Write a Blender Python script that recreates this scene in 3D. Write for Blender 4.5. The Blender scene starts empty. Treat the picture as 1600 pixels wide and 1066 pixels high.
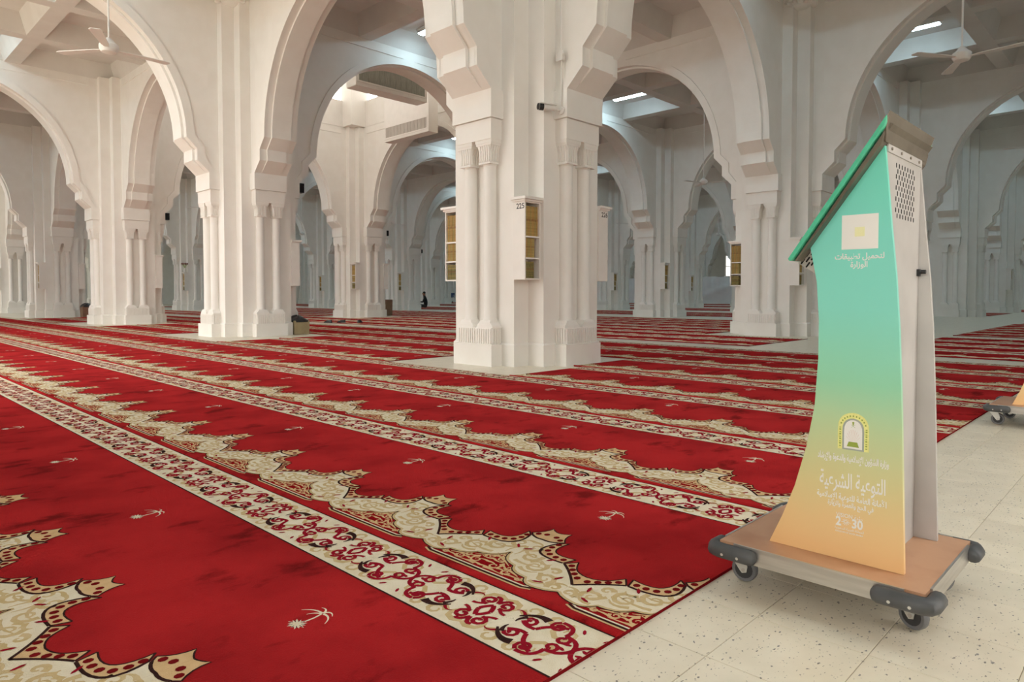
import bpy, bmesh, math, random
from mathutils import Vector, Matrix
PI = math.pi
rnd = random.Random(7)
SC = bpy.context.scene
COL = SC.collection

# ------------------------------------------------------------------ camera, sky, exposure
CAM = (-6.4718, -6.0306, 0.85)
cd = bpy.data.cameras.new('camera'); cam = bpy.data.objects.new('camera', cd); COL.objects.link(cam)
cam.location = CAM
cam.rotation_euler = (PI/2 - 0.033, 0, 0.7706 - PI/2)
cd.sensor_width = 36; cd.lens = 1073.84/1600*36; cd.shift_y = -38.6/1600
cd.clip_end = 300
SC.camera = cam
W = bpy.data.worlds.new('sky'); SC.world = W; W.use_nodes = True
bg = W.node_tree.nodes['Background']; bg.inputs[0].default_value = (1.0, 0.965, 0.915, 1); bg.inputs[1].default_value = 4.5
SC.view_settings.view_transform = 'Standard'; SC.view_settings.look = 'None'
SC.view_settings.exposure = -0.08; SC.view_settings.gamma = 1.0
try: SC.view_settings.use_curve_mapping = False
except Exception: pass
SC.cycles.max_bounces = 10; SC.cycles.diffuse_bounces = 8; SC.cycles.use_denoising = True
SC.cycles.sample_clamp_indirect = 6.0
LAMP = 46.0                      # tube light emission
L = 7.828                       # bay spacing

# ------------------------------------------------------------------ materials
MATS = {}
def mat(name, col, rough=0.6, metal=0.0, emit=None, spec=0.5):
    m = bpy.data.materials.new(name); m.use_nodes = True
    b = m.node_tree.nodes['Principled BSDF']
    b.inputs['Base Color'].default_value = (*col, 1); b.inputs['Roughness'].default_value = rough
    b.inputs['Metallic'].default_value = metal; b.inputs['Specular IOR Level'].default_value = spec
    if emit:
        b.inputs['Emission Color'].default_value = (*emit[0], 1); b.inputs['Emission Strength'].default_value = emit[1]
    MATS[name] = m
    return m
def srgb(r, g, b):
    f = lambda c: (c/12.92 if c <= 0.04045 else ((c+0.055)/1.055)**2.4)
    return (f(r/255), f(g/255), f(b/255))
def noisy(name, c1, c2, scale=8.0, rough=0.6, metal=0.0, detail=4, bump=0.0, lo=0.35, hi=0.65, stretch=(1, 1, 1), coord='Object', spec=0.5, bscale=None):
    m = mat(name, c1, rough, metal, spec=spec); nt = m.node_tree; b = nt.nodes['Principled BSDF']
    tc = nt.nodes.new('ShaderNodeTexCoord'); mp = nt.nodes.new('ShaderNodeMapping'); mp.inputs['Scale'].default_value = stretch
    nt.links.new(tc.outputs[coord], mp.inputs[0])
    n = nt.nodes.new('ShaderNodeTexNoise'); n.inputs['Scale'].default_value = scale; n.inputs['Detail'].default_value = detail
    nt.links.new(mp.outputs[0], n.inputs['Vector'])
    r = nt.nodes.new('ShaderNodeValToRGB'); e = r.color_ramp.elements
    e[0].position = lo; e[0].color = (*c1, 1); e[1].position = hi; e[1].color = (*c2, 1)
    nt.links.new(n.outputs['Fac'], r.inputs[0]); nt.links.new(r.outputs[0], b.inputs['Base Color'])
    if bump:
        n2 = nt.nodes.new('ShaderNodeTexNoise'); n2.inputs['Scale'].default_value = bscale or scale*6; n2.inputs['Detail'].default_value = 3
        nt.links.new(mp.outputs[0], n2.inputs['Vector'])
        bp = nt.nodes.new('ShaderNodeBump'); bp.inputs['Strength'].default_value = bump; bp.inputs['Distance'].default_value = 0.01
        nt.links.new(n2.outputs['Fac'], bp.inputs['Height']); nt.links.new(bp.outputs[0], b.inputs['Normal'])
    return m

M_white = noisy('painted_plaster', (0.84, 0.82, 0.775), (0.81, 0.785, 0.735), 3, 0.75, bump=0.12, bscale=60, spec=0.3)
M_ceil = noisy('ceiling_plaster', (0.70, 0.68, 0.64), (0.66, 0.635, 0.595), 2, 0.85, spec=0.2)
M_wood_white = noisy('white_lacquer', (0.82, 0.79, 0.74), (0.79, 0.76, 0.71), 5, 0.45)
M_red = noisy('carpet_red', (0.305, 0.0110, 0.0140), (0.415, 0.0165, 0.0195), 2.6, 1.0, detail=6, bump=0.5, bscale=260, lo=0.38, hi=0.58, coord='Object', spec=0.0)
def add_smudge(m):
    nt = m.node_tree; b = nt.nodes['Principled BSDF']; src = b.inputs['Base Color'].links[0].from_socket
    tc = nt.nodes.new('ShaderNodeTexCoord'); n = nt.nodes.new('ShaderNodeTexNoise'); n.inputs['Scale'].default_value = 3.1; n.inputs['Detail'].default_value = 7; n.inputs['Roughness'].default_value = 0.6
    mp = nt.nodes.new('ShaderNodeMapping'); mp.inputs['Scale'].default_value = (1.0, 1.6, 1); mp.inputs['Location'].default_value = (3.3, 1.7, 0)
    oi = nt.nodes.new('ShaderNodeObjectInfo'); va = nt.nodes.new('ShaderNodeVectorMath'); va.operation = 'ADD'
    nt.links.new(tc.outputs['Object'], mp.inputs[0]); nt.links.new(mp.outputs[0], va.inputs[0]); nt.links.new(oi.outputs['Location'], va.inputs[1])
    nt.links.new(va.outputs[0], n.inputs['Vector'])
    r = nt.nodes.new('ShaderNodeValToRGB'); r.color_ramp.elements[0].position = 0.33; r.color_ramp.elements[0].color = (0.42, 0.36, 0.36, 1); r.color_ramp.elements[1].position = 0.44; r.color_ramp.elements[1].color = (1, 1, 1, 1)
    nt.links.new(n.outputs['Fac'], r.inputs[0])
    mx = nt.nodes.new('ShaderNodeMix'); mx.data_type = 'RGBA'; mx.blend_type = 'MULTIPLY'; mx.inputs[0].default_value = 1
    nt.links.new(src, mx.inputs[6]); nt.links.new(r.outputs[0], mx.inputs[7]); nt.links.new(mx.outputs[2], b.inputs['Base Color'])
    b.inputs['Sheen Weight'].default_value = 0.06; b.inputs['Sheen Roughness'].default_value = 0.5; b.inputs['Sheen Tint'].default_value = (1, 0.35, 0.3, 1)
add_smudge(M_red)
M_redp = noisy('carpet_panel_red', (0.24, 0.007, 0.010), (0.29, 0.009, 0.012), 30, 0.95, bump=0.4, bscale=260, spec=0.0)
M_bead = noisy('carpet_bead_red', (0.14, 0.007, 0.009), (0.17, 0.009, 0.011), 30, 0.95, spec=0.0)
M_ivory = noisy('carpet_ivory', (0.74, 0.66, 0.49), (0.80, 0.73, 0.58), 18, 0.95, bump=0.5, bscale=300, spec=0.0)
M_tan = noisy('carpet_tan', (0.62, 0.42, 0.22), (0.68, 0.47, 0.26), 30, 0.95, bump=0.4, bscale=300, spec=0.0)
M_beige = noisy('carpet_beige', (0.56, 0.42, 0.21), (0.62, 0.48, 0.27), 30, 0.95, bump=0.4, bscale=300, spec=0.0)
M_dark = noisy('carpet_brown_black', (0.035, 0.016, 0.014), (0.05, 0.022, 0.020), 30, 0.95, bump=0.4, bscale=300, spec=0.0)
M_wine = noisy('carpet_wine', (0.26, 0.010, 0.022), (0.30, 0.012, 0.026), 30, 0.95, bump=0.4, bscale=300, spec=0.0)
M_steel = noisy('brushed_steel', (0.62, 0.60, 0.57), (0.50, 0.48, 0.45), 6, 0.36, 0.9, stretch=(1, 1, 12))
M_steel_dark = noisy('weathered_steel', (0.30, 0.265, 0.22), (0.40, 0.36, 0.31), 9, 0.33, 0.95)
M_cap = noisy('brown_steel', (0.13, 0.105, 0.08), (0.19, 0.16, 0.125), 9, 0.42, 0.35)
M_grey_sheet = noisy('grey_sheet_metal', (0.56, 0.535, 0.52), (0.47, 0.445, 0.43), 5, 0.5, 0.25)
M_chrome = mat('zinc_chrome', (0.66, 0.66, 0.63), 0.38, 0.55)
M_rubber = noisy('grey_rubber', (0.055, 0.058, 0.062), (0.085, 0.088, 0.092), 14, 0.5)
M_tyre = mat('tyre_grey', (0.16, 0.16, 0.165), 0.55)
M_hub = mat('wheel_hub_dark', (0.035, 0.035, 0.038), 0.5)
M_deck = noisy('brown_laminate', srgb(196, 152, 120), srgb(178, 130, 98), 6, 0.42, lo=0.45, hi=0.75)
M_black = mat('black_plastic', (0.012, 0.012, 0.013), 0.4)
M_slot = mat('slot_black', (0.008, 0.008, 0.008), 0.9)
M_print = mat('white_print', (0.86, 0.86, 0.84), 0.5)
M_numb = mat('stencil_black', (0.02, 0.02, 0.02), 0.7)
M_lime = noisy('emblem_lime', srgb(240, 240, 160), srgb(228, 230, 140), 120, 0.5)
M_olive = mat('emblem_olive', srgb(150, 170, 70), 0.5)
M_grey = mat('emblem_grey', srgb(165, 175, 165), 0.5)
M_pink = mat('emblem_ray', srgb(230, 214, 208), 0.5)
M_glass = mat('screen_glass', (0.015, 0.017, 0.02), 0.08)
M_lamp = mat('tube_light', (0.9, 0.95, 1.0), 0.5, emit=((0.60, 0.86, 1.0), LAMP))
M_day = mat('daylit_pane', (0.9, 0.9, 0.9), 0.3, emit=((1.0, 0.98, 0.93), 1.6))
M_louvre = noisy('grille_grey_green', (0.22, 0.225, 0.19), (0.30, 0.30, 0.26), 5, 0.6, stretch=(8, 8, 1))
M_louvre2 = noisy('grille_beige', (0.42, 0.38, 0.33), (0.50, 0.46, 0.41), 5, 0.6, stretch=(8, 8, 1))
M_gold = noisy('gold_cover', srgb(190, 154, 84), srgb(156, 122, 60), 40, 0.5)
M_gold2 = noisy('pale_gold_cover', srgb(182, 160, 94), srgb(150, 128, 68), 40, 0.5)
M_brownb = noisy('brown_cover', srgb(150, 92, 52), srgb(190, 140, 70), 60, 0.55)
M_greenb = noisy('dark_green_cover', srgb(62, 66, 36), srgb(160, 140, 70), 60, 0.55)
M_darkb = noisy('dark_cover', srgb(60, 44, 30), srgb(140, 116, 64), 60, 0.55)
M_band = mat('cover_band', srgb(120, 72, 40), 0.6)
M_page = mat('book_pages', srgb(226, 214, 186), 0.9)
M_bin = noisy('olive_bin_plastic', srgb(172, 158, 122), srgb(160, 146, 112), 6, 0.55)
M_bag = noisy('black_bin_bag', (0.012, 0.011, 0.012), (0.03, 0.028, 0.028), 20, 0.35)
M_carton = noisy('brown_card', srgb(140, 112, 88), srgb(126, 100, 80), 8, 0.85)
M_cloth_dark = noisy('dark_cloth', (0.016, 0.018, 0.018), (0.03, 0.032, 0.03), 12, 0.9)
M_cloth_grey = noisy('grey_cloth', (0.030, 0.028, 0.027), (0.05, 0.046, 0.044), 12, 0.9)
M_skin = mat('skin', srgb(150, 105, 80), 0.6)
M_hair = mat('dark_hair', (0.01, 0.009, 0.008), 0.6)
M_curtain = noisy('white_sheet', (0.90, 0.91, 0.90), (0.86, 0.87, 0.87), 2, 0.8)
M_fan = mat('fan_white', (0.72, 0.70, 0.66), 0.4)
M_shoe = mat('shoe_leather', (0.012, 0.010, 0.009), 0.45)
M_blue = mat('blue_vinyl', srgb(70, 90, 130), 0.5)
M_petal = mat('dried_petal', srgb(150, 110, 100), 0.8)

# floor: cream terrazzo tiles
def tile_material(name, joints):
    m = mat(name, (0.72, 0.66, 0.52), 0.32, spec=0.45); nt = m.node_tree; b = nt.nodes['Principled BSDF']
    ge = nt.nodes.new('ShaderNodeNewGeometry')
    n = nt.nodes.new('ShaderNodeTexNoise'); n.inputs['Scale'].default_value = 9; n.inputs['Detail'].default_value = 5
    nt.links.new(ge.outputs['Position'], n.inputs['Vector'])
    r = nt.nodes.new('ShaderNodeValToRGB'); r.color_ramp.elements[0].position = 0.3; r.color_ramp.elements[1].position = 0.7
    r.color_ramp.elements[0].color = (0.72, 0.655, 0.52, 1); r.color_ramp.elements[1].color = (0.80, 0.735, 0.60, 1)
    nt.links.new(n.outputs['Fac'], r.inputs[0])
    mp = nt.nodes.new('ShaderNodeMapping'); mp.inputs['Scale'].default_value = (1, 1.7, 1); mp.inputs['Rotation'].default_value = (0, 0, 0.5)
    nt.links.new(ge.outputs['Position'], mp.inputs[0])
    cur = r.outputs[0]
    for sc, thr, dark, keep in ((42, 0.17, (0.20, 0.185, 0.16, 1), 0.60), (85, 0.20, (0.30, 0.27, 0.22, 1), 0.62), (26, 0.13, (0.24, 0.23, 0.21, 1), 0.74)):
        v = nt.nodes.new('ShaderNodeTexVoronoi'); v.inputs['Scale'].default_value = sc
        nz = nt.nodes.new('ShaderNodeTexNoise'); nz.inputs['Scale'].default_value = sc*2.2
        nt.links.new(mp.outputs[0], nz.inputs['Vector'])
        mxv = nt.nodes.new('ShaderNodeMix'); mxv.data_type = 'VECTOR'; mxv.inputs[0].default_value = 0.015
        nt.links.new(mp.outputs[0], mxv.inputs[4]); nt.links.new(nz.outputs['Color'], mxv.inputs[5])
        nt.links.new(mxv.outputs[1], v.inputs['Vector'])
        lt = nt.nodes.new('ShaderNodeMath'); lt.operation = 'LESS_THAN'; lt.inputs[1].default_value = thr
        nt.links.new(v.outputs['Distance'], lt.inputs[0])
        sp = nt.nodes.new('ShaderNodeSeparateColor'); nt.links.new(v.outputs['Color'], sp.inputs[0])
        gt = nt.nodes.new('ShaderNodeMath'); gt.operation = 'GREATER_THAN'; gt.inputs[1].default_value = keep
        nt.links.new(sp.outputs[0], gt.inputs[0])
        mu = nt.nodes.new('ShaderNodeMath'); mu.operation = 'MULTIPLY'; nt.links.new(lt.outputs[0], mu.inputs[0]); nt.links.new(gt.outputs[0], mu.inputs[1])
        mx = nt.nodes.new('ShaderNodeMix'); mx.data_type = 'RGBA'; nt.links.new(mu.outputs[0], mx.inputs[0]); nt.links.new(cur, mx.inputs[6]); mx.inputs[7].default_value = dark
        cur = mx.outputs[2]
    if joints:
        br = nt.nodes.new('ShaderNodeTexBrick'); br.offset = 0; br.inputs['Scale'].default_value = 1; br.inputs['Brick Width'].default_value = 0.272; br.inputs['Row Height'].default_value = 0.272; br.inputs['Mortar Size'].default_value = 0.0022
        br.inputs['Color1'].default_value = (1, 1, 1, 1); br.inputs['Color2'].default_value = (0.97, 0.97, 0.97, 1); br.inputs['Mortar'].default_value = (0.72, 0.68, 0.6, 1)
        mq = nt.nodes.new('ShaderNodeMapping'); mq.inputs['Location'].default_value = (5.018, 5.25, 0); nt.links.new(ge.outputs['Position'], mq.inputs[0]); nt.links.new(mq.outputs[0], br.inputs['Vector'])
        mx = nt.nodes.new('ShaderNodeMix'); mx.data_type = 'RGBA'; mx.blend_type = 'MULTIPLY'; mx.inputs[0].default_value = 1
        nt.links.new(cur, mx.inputs[6]); nt.links.new(br.outputs['Color'], mx.inputs[7]); cur = mx.outputs[2]
    else:
        oi = nt.nodes.new('ShaderNodeObjectInfo'); mr = nt.nodes.new('ShaderNodeMapRange'); mr.inputs[3].default_value = 0.955; mr.inputs[4].default_value = 1.03
        nt.links.new(oi.outputs['Random'], mr.inputs[0])
        mx = nt.nodes.new('ShaderNodeMix'); mx.data_type = 'RGBA'; mx.blend_type = 'MULTIPLY'; mx.inputs[0].default_value = 1
        nt.links.new(cur, mx.inputs[6]); nt.links.new(mr.outputs[0], mx.inputs[7]); cur = mx.outputs[2]
    nt.links.new(cur, b.inputs['Base Color'])
    return m
M_tile = tile_material('terrazzo_tile', False)
M_floor = tile_material('terrazzo_floor', True)
M_grout = mat('grout', (0.42, 0.37, 0.27), 0.9)

# panel print: green to orange
def panel_material():
    m = mat('kiosk_print', (0.3, 0.6, 0.4), 0.33); nt = m.node_tree; b = nt.nodes['Principled BSDF']
    tc = nt.nodes.new('ShaderNodeTexCoord'); sp = nt.nodes.new('ShaderNodeSeparateXYZ'); nt.links.new(tc.outputs['Object'], sp.inputs[0])
    n = nt.nodes.new('ShaderNodeTexNoise'); n.inputs['Scale'].default_value = 3.5; n.inputs['Detail'].default_value = 2
    nt.links.new(tc.outputs['Object'], n.inputs['Vector'])
    ma = nt.nodes.new('ShaderNodeMath'); ma.operation = 'MULTIPLY_ADD'; ma.inputs[1].default_value = 0.09; nt.links.new(n.outputs['Fac'], ma.inputs[0]); nt.links.new(sp.outputs[2], ma.inputs[2])
    mr = nt.nodes.new('ShaderNodeMapRange'); mr.inputs[1].default_value = 0.14; mr.inputs[2].default_value = 1.30; nt.links.new(ma.outputs[0], mr.inputs[0])
    r = nt.nodes.new('ShaderNodeValToRGB'); els = r.color_ramp.elements
    stops = [(0.0, srgb(244, 196, 138)), (0.13, srgb(236, 202, 146)), (0.23, srgb(216, 210, 154)), (0.34, srgb(190, 216, 168)), (0.46, srgb(152, 220, 184)), (0.62, srgb(138, 226, 210)), (0.80, srgb(130, 225, 210)), (1.0, srgb(112, 224, 198))]
    els[0].position = 0; els[0].color = (*stops[0][1], 1); els[1].position = 1; els[1].color = (*stops[-1][1], 1)
    for p, c in stops[1:-1]:
        e = els.new(p); e.color = (*c, 1)
    nt.links.new(mr.outputs[0], r.inputs[0]); nt.links.new(r.outputs[0], b.inputs['Base Color'])
    return m
M_panel = panel_material()
M_rim = noisy('green_rim', srgb(84, 200, 162), srgb(76, 188, 150), 30, 0.3)

# ------------------------------------------------------------------ mesh helpers
class MB:
    def __init__(s): s.v = []; s.f = []; s.m = []
    def add(s, vs, fs, mi=0):
        o = len(s.v); s.v += [tuple(p) for p in vs]; s.f += [tuple(i+o for i in f) for f in fs]; s.m += [mi]*len(fs)
    def box(s, x0, x1, y0, y1, z0, z1, mi=0):
        s.add([(x0,y0,z0),(x1,y0,z0),(x1,y1,z0),(x0,y1,z0),(x0,y0,z1),(x1,y0,z1),(x1,y1,z1),(x0,y1,z1)],
              [(0,3,2,1),(4,5,6,7),(0,1,5,4),(1,2,6,5),(2,3,7,6),(3,0,4,7)], mi)
    def frustum(s, x, y, z0, z1, h0, h1, mi=0):       # square frustum, half sizes h0 below, h1 above
        h0 = h0 if isinstance(h0, tuple) else (h0, h0); h1 = h1 if isinstance(h1, tuple) else (h1, h1)
        s.add([(x-h0[0],y-h0[1],z0),(x+h0[0],y-h0[1],z0),(x+h0[0],y+h0[1],z0),(x-h0[0],y+h0[1],z0),
               (x-h1[0],y-h1[1],z1),(x+h1[0],y-h1[1],z1),(x+h1[0],y+h1[1],z1),(x-h1[0],y+h1[1],z1)],
              [(0,3,2,1),(4,5,6,7),(0,1,5,4),(1,2,6,5),(2,3,7,6),(3,0,4,7)], mi)
    def lathe(s, prof, n=16, c=(0,0,0), axis='z', mi=0):     # prof: [(r,h)]
        vs = []; fs = []
        for r, h in prof:
            for k in range(n):
                a = 2*PI*k/n; p = (r*math.cos(a), r*math.sin(a), h)
                if axis == 'x': p = (h, p[0], p[1])
                elif axis == 'y': p = (p[1], h, p[0])
                vs.append((p[0]+c[0], p[1]+c[1], p[2]+c[2]))
        for i in range(len(prof)-1):
            for k in range(n):
                fs.append((i*n+k, i*n+(k+1)%n, (i+1)*n+(k+1)%n, (i+1)*n+k))
        fs.append(tuple(range(n-1, -1, -1))); fs.append(tuple((len(prof)-1)*n+k for k in range(n)))
        s.add(vs, fs, mi)
    def tube(s, pts, r, n=8, mi=0):
        pts = [Vector(p) for p in pts]; vs = []; fs = []
        rs = r if isinstance(r, (list, tuple)) else [r]*len(pts)
        for i, p in enumerate(pts):
            d = (pts[min(i+1, len(pts)-1)] - pts[max(i-1, 0)]).normalized()
            u = d.orthogonal().normalized() if i == 0 else (u - d*u.dot(d)).normalized()
            w = d.cross(u)
            for k in range(n):
                a = 2*PI*k/n; vs.append(p + (u*math.cos(a) + w*math.sin(a))*rs[i])
        for i in range(len(pts)-1):
            for k in range(n): fs.append((i*n+k, i*n+(k+1)%n, (i+1)*n+(k+1)%n, (i+1)*n+k))
        fs.append(tuple(range(n-1, -1, -1))); fs.append(tuple((len(pts)-1)*n+k for k in range(n)))
        s.add(vs, fs, mi)
    def prism(s, poly, a, b, axis='x', mi=0):        # polygon extruded from a to b along axis; poly coords are the other two axes in order
        n = len(poly)
        mk = {'x': lambda p, t: (t, p[0], p[1]), 'y': lambda p, t: (p[0], t, p[1]), 'z': lambda p, t: (p[0], p[1], t)}[axis]
        vs = [mk(p, a) for p in poly] + [mk(p, b) for p in poly]
        fs = [tuple(range(n-1, -1, -1)), tuple(range(n, 2*n))] + [(k, (k+1)%n, n+(k+1)%n, n+k) for k in range(n)]
        s.add(vs, fs, mi)
    def mesh(s, name, mats, smooth=None):
        me = bpy.data.meshes.new(name); me.from_pydata(s.v, [], s.f)
        for m in (mats if isinstance(mats, (list, tuple)) else [mats]): me.materials.append(m)
        me.polygons.foreach_set('material_index', s.m)
        bm = bmesh.new(); bm.from_mesh(me); bmesh.ops.recalc_face_normals(bm, faces=bm.faces); bm.to_mesh(me); bm.free()
        if smooth is not None:
            me.polygons.foreach_set('use_smooth', [True]*len(me.polygons))
            try: me.set_sharp_from_angle(angle=smooth)
            except Exception: pass
        me.update(); return me
def link(name, data, parent=None, loc=(0,0,0), rz=0.0):
    o = bpy.data.objects.new(name, data); COL.objects.link(o)
    o.location = loc; o.rotation_euler = (0, 0, rz)
    if parent: o.parent = parent
    return o
def tag(o, label, cat, group=None, kind=None):
    o['label'] = label; o['category'] = cat
    if group: o['group'] = group
    if kind: o['kind'] = kind
    return o
def thing(name, label, cat, loc=(0,0,0), rz=0.0, group=None):
    return tag(link(name, None, None, loc, rz), label, cat, group)
def struct(name, data, parent=None, loc=(0,0,0), rz=0.0, label=None):
    o = link(name, data, parent, loc, rz)
    if parent is None: o['kind'] = 'structure'
    if label: o['label'] = label
    return o
def copy_tree(o, parent=None):
    c = o.copy(); COL.objects.link(c)
    if parent: c.parent = parent
    for ch in list(o.children): copy_tree(ch, c)
    return c
def bevel(o, w, seg=2):
    m = o.modifiers.new('edge', 'BEVEL'); m.width = w; m.segments = seg; m.limit_method = 'ANGLE'; m.angle_limit = 0.6
    return o

# ------------------------------------------------------------------ floor and tiles
TX0, TY0, TP = -5.018 - 0.272*4, -5.252 + 0.272, 0.272
NX, NY = 30, 6
RX0, RX1, RY0, RY1 = TX0, TX0 + NX*TP, TY0 - NY*TP, TY0
f = MB()
for x0, x1, y0, y1 in ((-30, 52, RY1, 52), (-30, 52, -30, RY0), (-30, RX0, RY0, RY1), (RX1, 52, RY0, RY1)):
    f.add([(x0,y0,0),(x1,y0,0),(x1,y1,0),(x0,y1,0)], [(0,1,2,3)], 0)
f.box(RX0, RX1, RY0, RY1, -0.03, -0.003, 1)
floor = struct('floor', f.mesh('floor', [M_floor, M_grout]))
t = MB(); h = TP/2 - 0.0011
t.frustum(0, 0, -0.012, -0.0008, h, h); t.frustum(0, 0, -0.0008, 0, h, h-0.0008)
tm = t.mesh('floor_tile', M_tile)
for a in range(NX):
    for b in range(NY):
        link('tile', tm, floor, (TX0 + (a+0.5)*TP, TY0 - (b+0.5)*TP, rnd.uniform(-0.0004, 0.0)))

# ------------------------------------------------------------------ piers (clustered pillars)
def core_mesh():
    m = MB(); A, B = 0.75, 0.508
    def plan(e): return [(-A-e,-B-e),(-B-e,-B-e),(-B-e,-A-e),(B+e,-A-e),(B+e,-B-e),(A+e,-B-e),(A+e,B+e),(B+e,B+e),(B+e,A+e),(-B-e,A+e),(-B-e,B+e),(-A-e,B+e)]
    m.prism(plan(0.022), 0, 0.25, 'z')
    # sloped top of the skirting
    p0, p1 = plan(0.022), plan(0.0)
    n = len(p0); m.add([(x,y,0.25) for x,y in p0] + [(x,y,0.27) for x,y in p1], [(k,(k+1)%n,n+(k+1)%n,n+k) for k in range(n)])
    m.prism(plan(0.0), 0.25, 6.74, 'z')
    return m
def plinth_mb(m, d=0): m.box(-0.943, -0.70, -0.33, 0.33, 0, 0.252)
def pedestal_mb(m):
    m.box(-0.905, -0.70, -0.292, 0.292, 0.25, 0.448)
    n = 15
    for k in range(n):
        y = -0.292 + (k+0.5)*0.584/n
        m.box(-0.916, -0.90, y-0.0125, y+0.0125, 0.262, 0.436)
    for sgn in (-1, 1):
        for k in range(5):
            x = -0.905 + (k+0.5)*0.038
            y0, y1 = sorted((sgn*0.288, sgn*0.303)); m.box(x-0.0125, x+0.0125, y0, y1, 0.262, 0.436)
def colbase_mb(m, x=0, y=0):
    m.frustum(x, y, 0.446, 0.478, (0.098, 0.138), (0.098, 0.132)); m.frustum(x, y, 0.478, 0.505, (0.098, 0.125), (0.092, 0.10)); m.frustum(x, y, 0.505, 0.532, 0.095, 0.086)
def shaft_mb(m, x=0, y=0): m.lathe([(0.086, 0.528), (0.086, 0.545), (0.078, 0.56), (0.077, 2.345), (0.083, 2.352), (0.083, 2.372)], 20, (x, y, 0))
def capital_mb(m, x=0, y=0):
    m.frustum(x, y, 2.364, 2.386, 0.096, 0.096); m.frustum(x, y, 2.386, 2.50, 0.086, 0.088); m.frustum(x, y, 2.50, 2.575, 0.088, (0.098, 0.112)); m.frustum(x, y, 2.575, 2.602, (0.106, 0.122), (0.109, 0.128)); m.frustum(x, y, 2.602, 2.645, (0.113, 0.134), (0.116, 0.138))
    for k in range(5):
        q = -0.072 + k*0.036
        m.box(x+q-0.011, x+q+0.011, y-0.097, y+0.097, 2.392, 2.505); m.box(x-0.097, x+0.097, y+q-0.011, y+q+0.011, 2.392, 2.505)
        m.frustum(x+q, y, 2.505, 2.572, (0.011, 0.097), (0.012, 0.119)); m.frustum(x, y+q, 2.505, 2.572, (0.097, 0.011), (0.105, 0.012))
def impost_mb(m):
    m.box(-0.95, -0.60, -0.305, 0.305, 3.20, 6.74)
    for sg in (-1, 1):
        y0, y1 = sorted((0.30*sg, 0.334*sg)); m.prism([(-0.80, 3.2), (-0.95, 3.2), (-0.95, 3.384)], y0, y1, 'y')
    m.box(-0.922, -0.70, -0.306, 0.306, 2.642, 2.875); m.box(-0.905, -0.70, -0.29, 0.29, 2.874, 2.886); m.box(-0.95, -0.60, -0.336, 0.336, 2.88, 3.205)
def finial_mb(m):
    m.lathe([(0.04, 6.41), (0.15, 6.43), (0.19, 6.46), (0.17, 6.48), (0.26, 6.50), (0.31, 6.53), (0.29, 6.56), (0.22, 6.60), (0.22, 6.74)], 20, (-0.58, -0.58, 0))
    for k in range(7):
        a = PI*0.25 + PI + (k-3)*0.42; m.lathe([(0.02, 6.43), (0.055, 6.45), (0.06, 6.49), (0.03, 6.53)], 8, (-0.58+0.25*math.cos(a), -0.58+0.25*math.sin(a), 0))
ms = {}
for nm, fn in (('plinth', plinth_mb), ('pedestal', pedestal_mb), ('column_base', colbase_mb), ('column', shaft_mb), ('capital', capital_mb), ('impost', impost_mb), ('corner_ornament', finial_mb)):
    m = MB(); fn(m); ms[nm] = m.mesh('pier_'+nm, M_white, 0.6 if nm in ('column', 'corner_ornament') else None)
ms['core'] = core_mesh().mesh('pier_core', M_white)
fm = core_mesh()
for k in range(4):
    a = MB(); plinth_mb(a); pedestal_mb(a); impost_mb(a)
    for y in (-0.165, 0.165): colbase_mb(a, -0.80, y); shaft_mb(a, -0.80, y); capital_mb(a, -0.80, y)
    c, s_ = math.cos(k*PI/2), math.sin(k*PI/2)
    fm.add([(p[0]*c-p[1]*s_, p[0]*s_+p[1]*c, p[2]) for p in a.v], a.f)
ms['far'] = fm.mesh('far_pier', M_white)
IR, JR = range(-1, 7), range(-1, 7)
PLAB = {(0,0): 'large white pier front and centre with bookshelf 225 in its corner', (0,1): 'white pier second from the front, olive bin at its right foot',
        (0,2): 'white pier left of the one with the olive bin, lit warm', (0,3): 'white pier with a carton topped by a dark bag at its foot',
        (1,0): 'greyish white pier just left of the green kiosk', (1,2): 'white pier beside the brown cardboard bin, shelf on its left face',
        (2,1): 'grey shaded pier right of the big central pier, single shelf on its corner', (0,4): 'white pier at the far left edge carrying a closed shelf side',
        (2,0): 'pier mostly hidden behind the top of the green kiosk', (3,0): 'dim pier in the gap just right of the kiosk', (2,3): 'dim bluish pier next to the seated person', (3,2): 'dim pier just right of the shelf marked 226', (4,2): 'dim bluish pier just left of the hanging white sheet', (3,4): 'dim pier directly behind the seated person', (1,5): 'distant pier in the gap right of the warm lit pier', (1,3): 'pier glimpsed through the gap left of the far bright window',
        (0,5): 'pier barely in view at the far left edge', (4,0): 'dim pier with a dark shelf near the right picture edge',
        (1,4): 'distant white pier seen between the two left front piers, dried flowers on its shelf', (2,4): 'distant pale pier seen just left of the pier by the cardboard bin'}
GONE = {(1,1)}
class TX: pass
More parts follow.
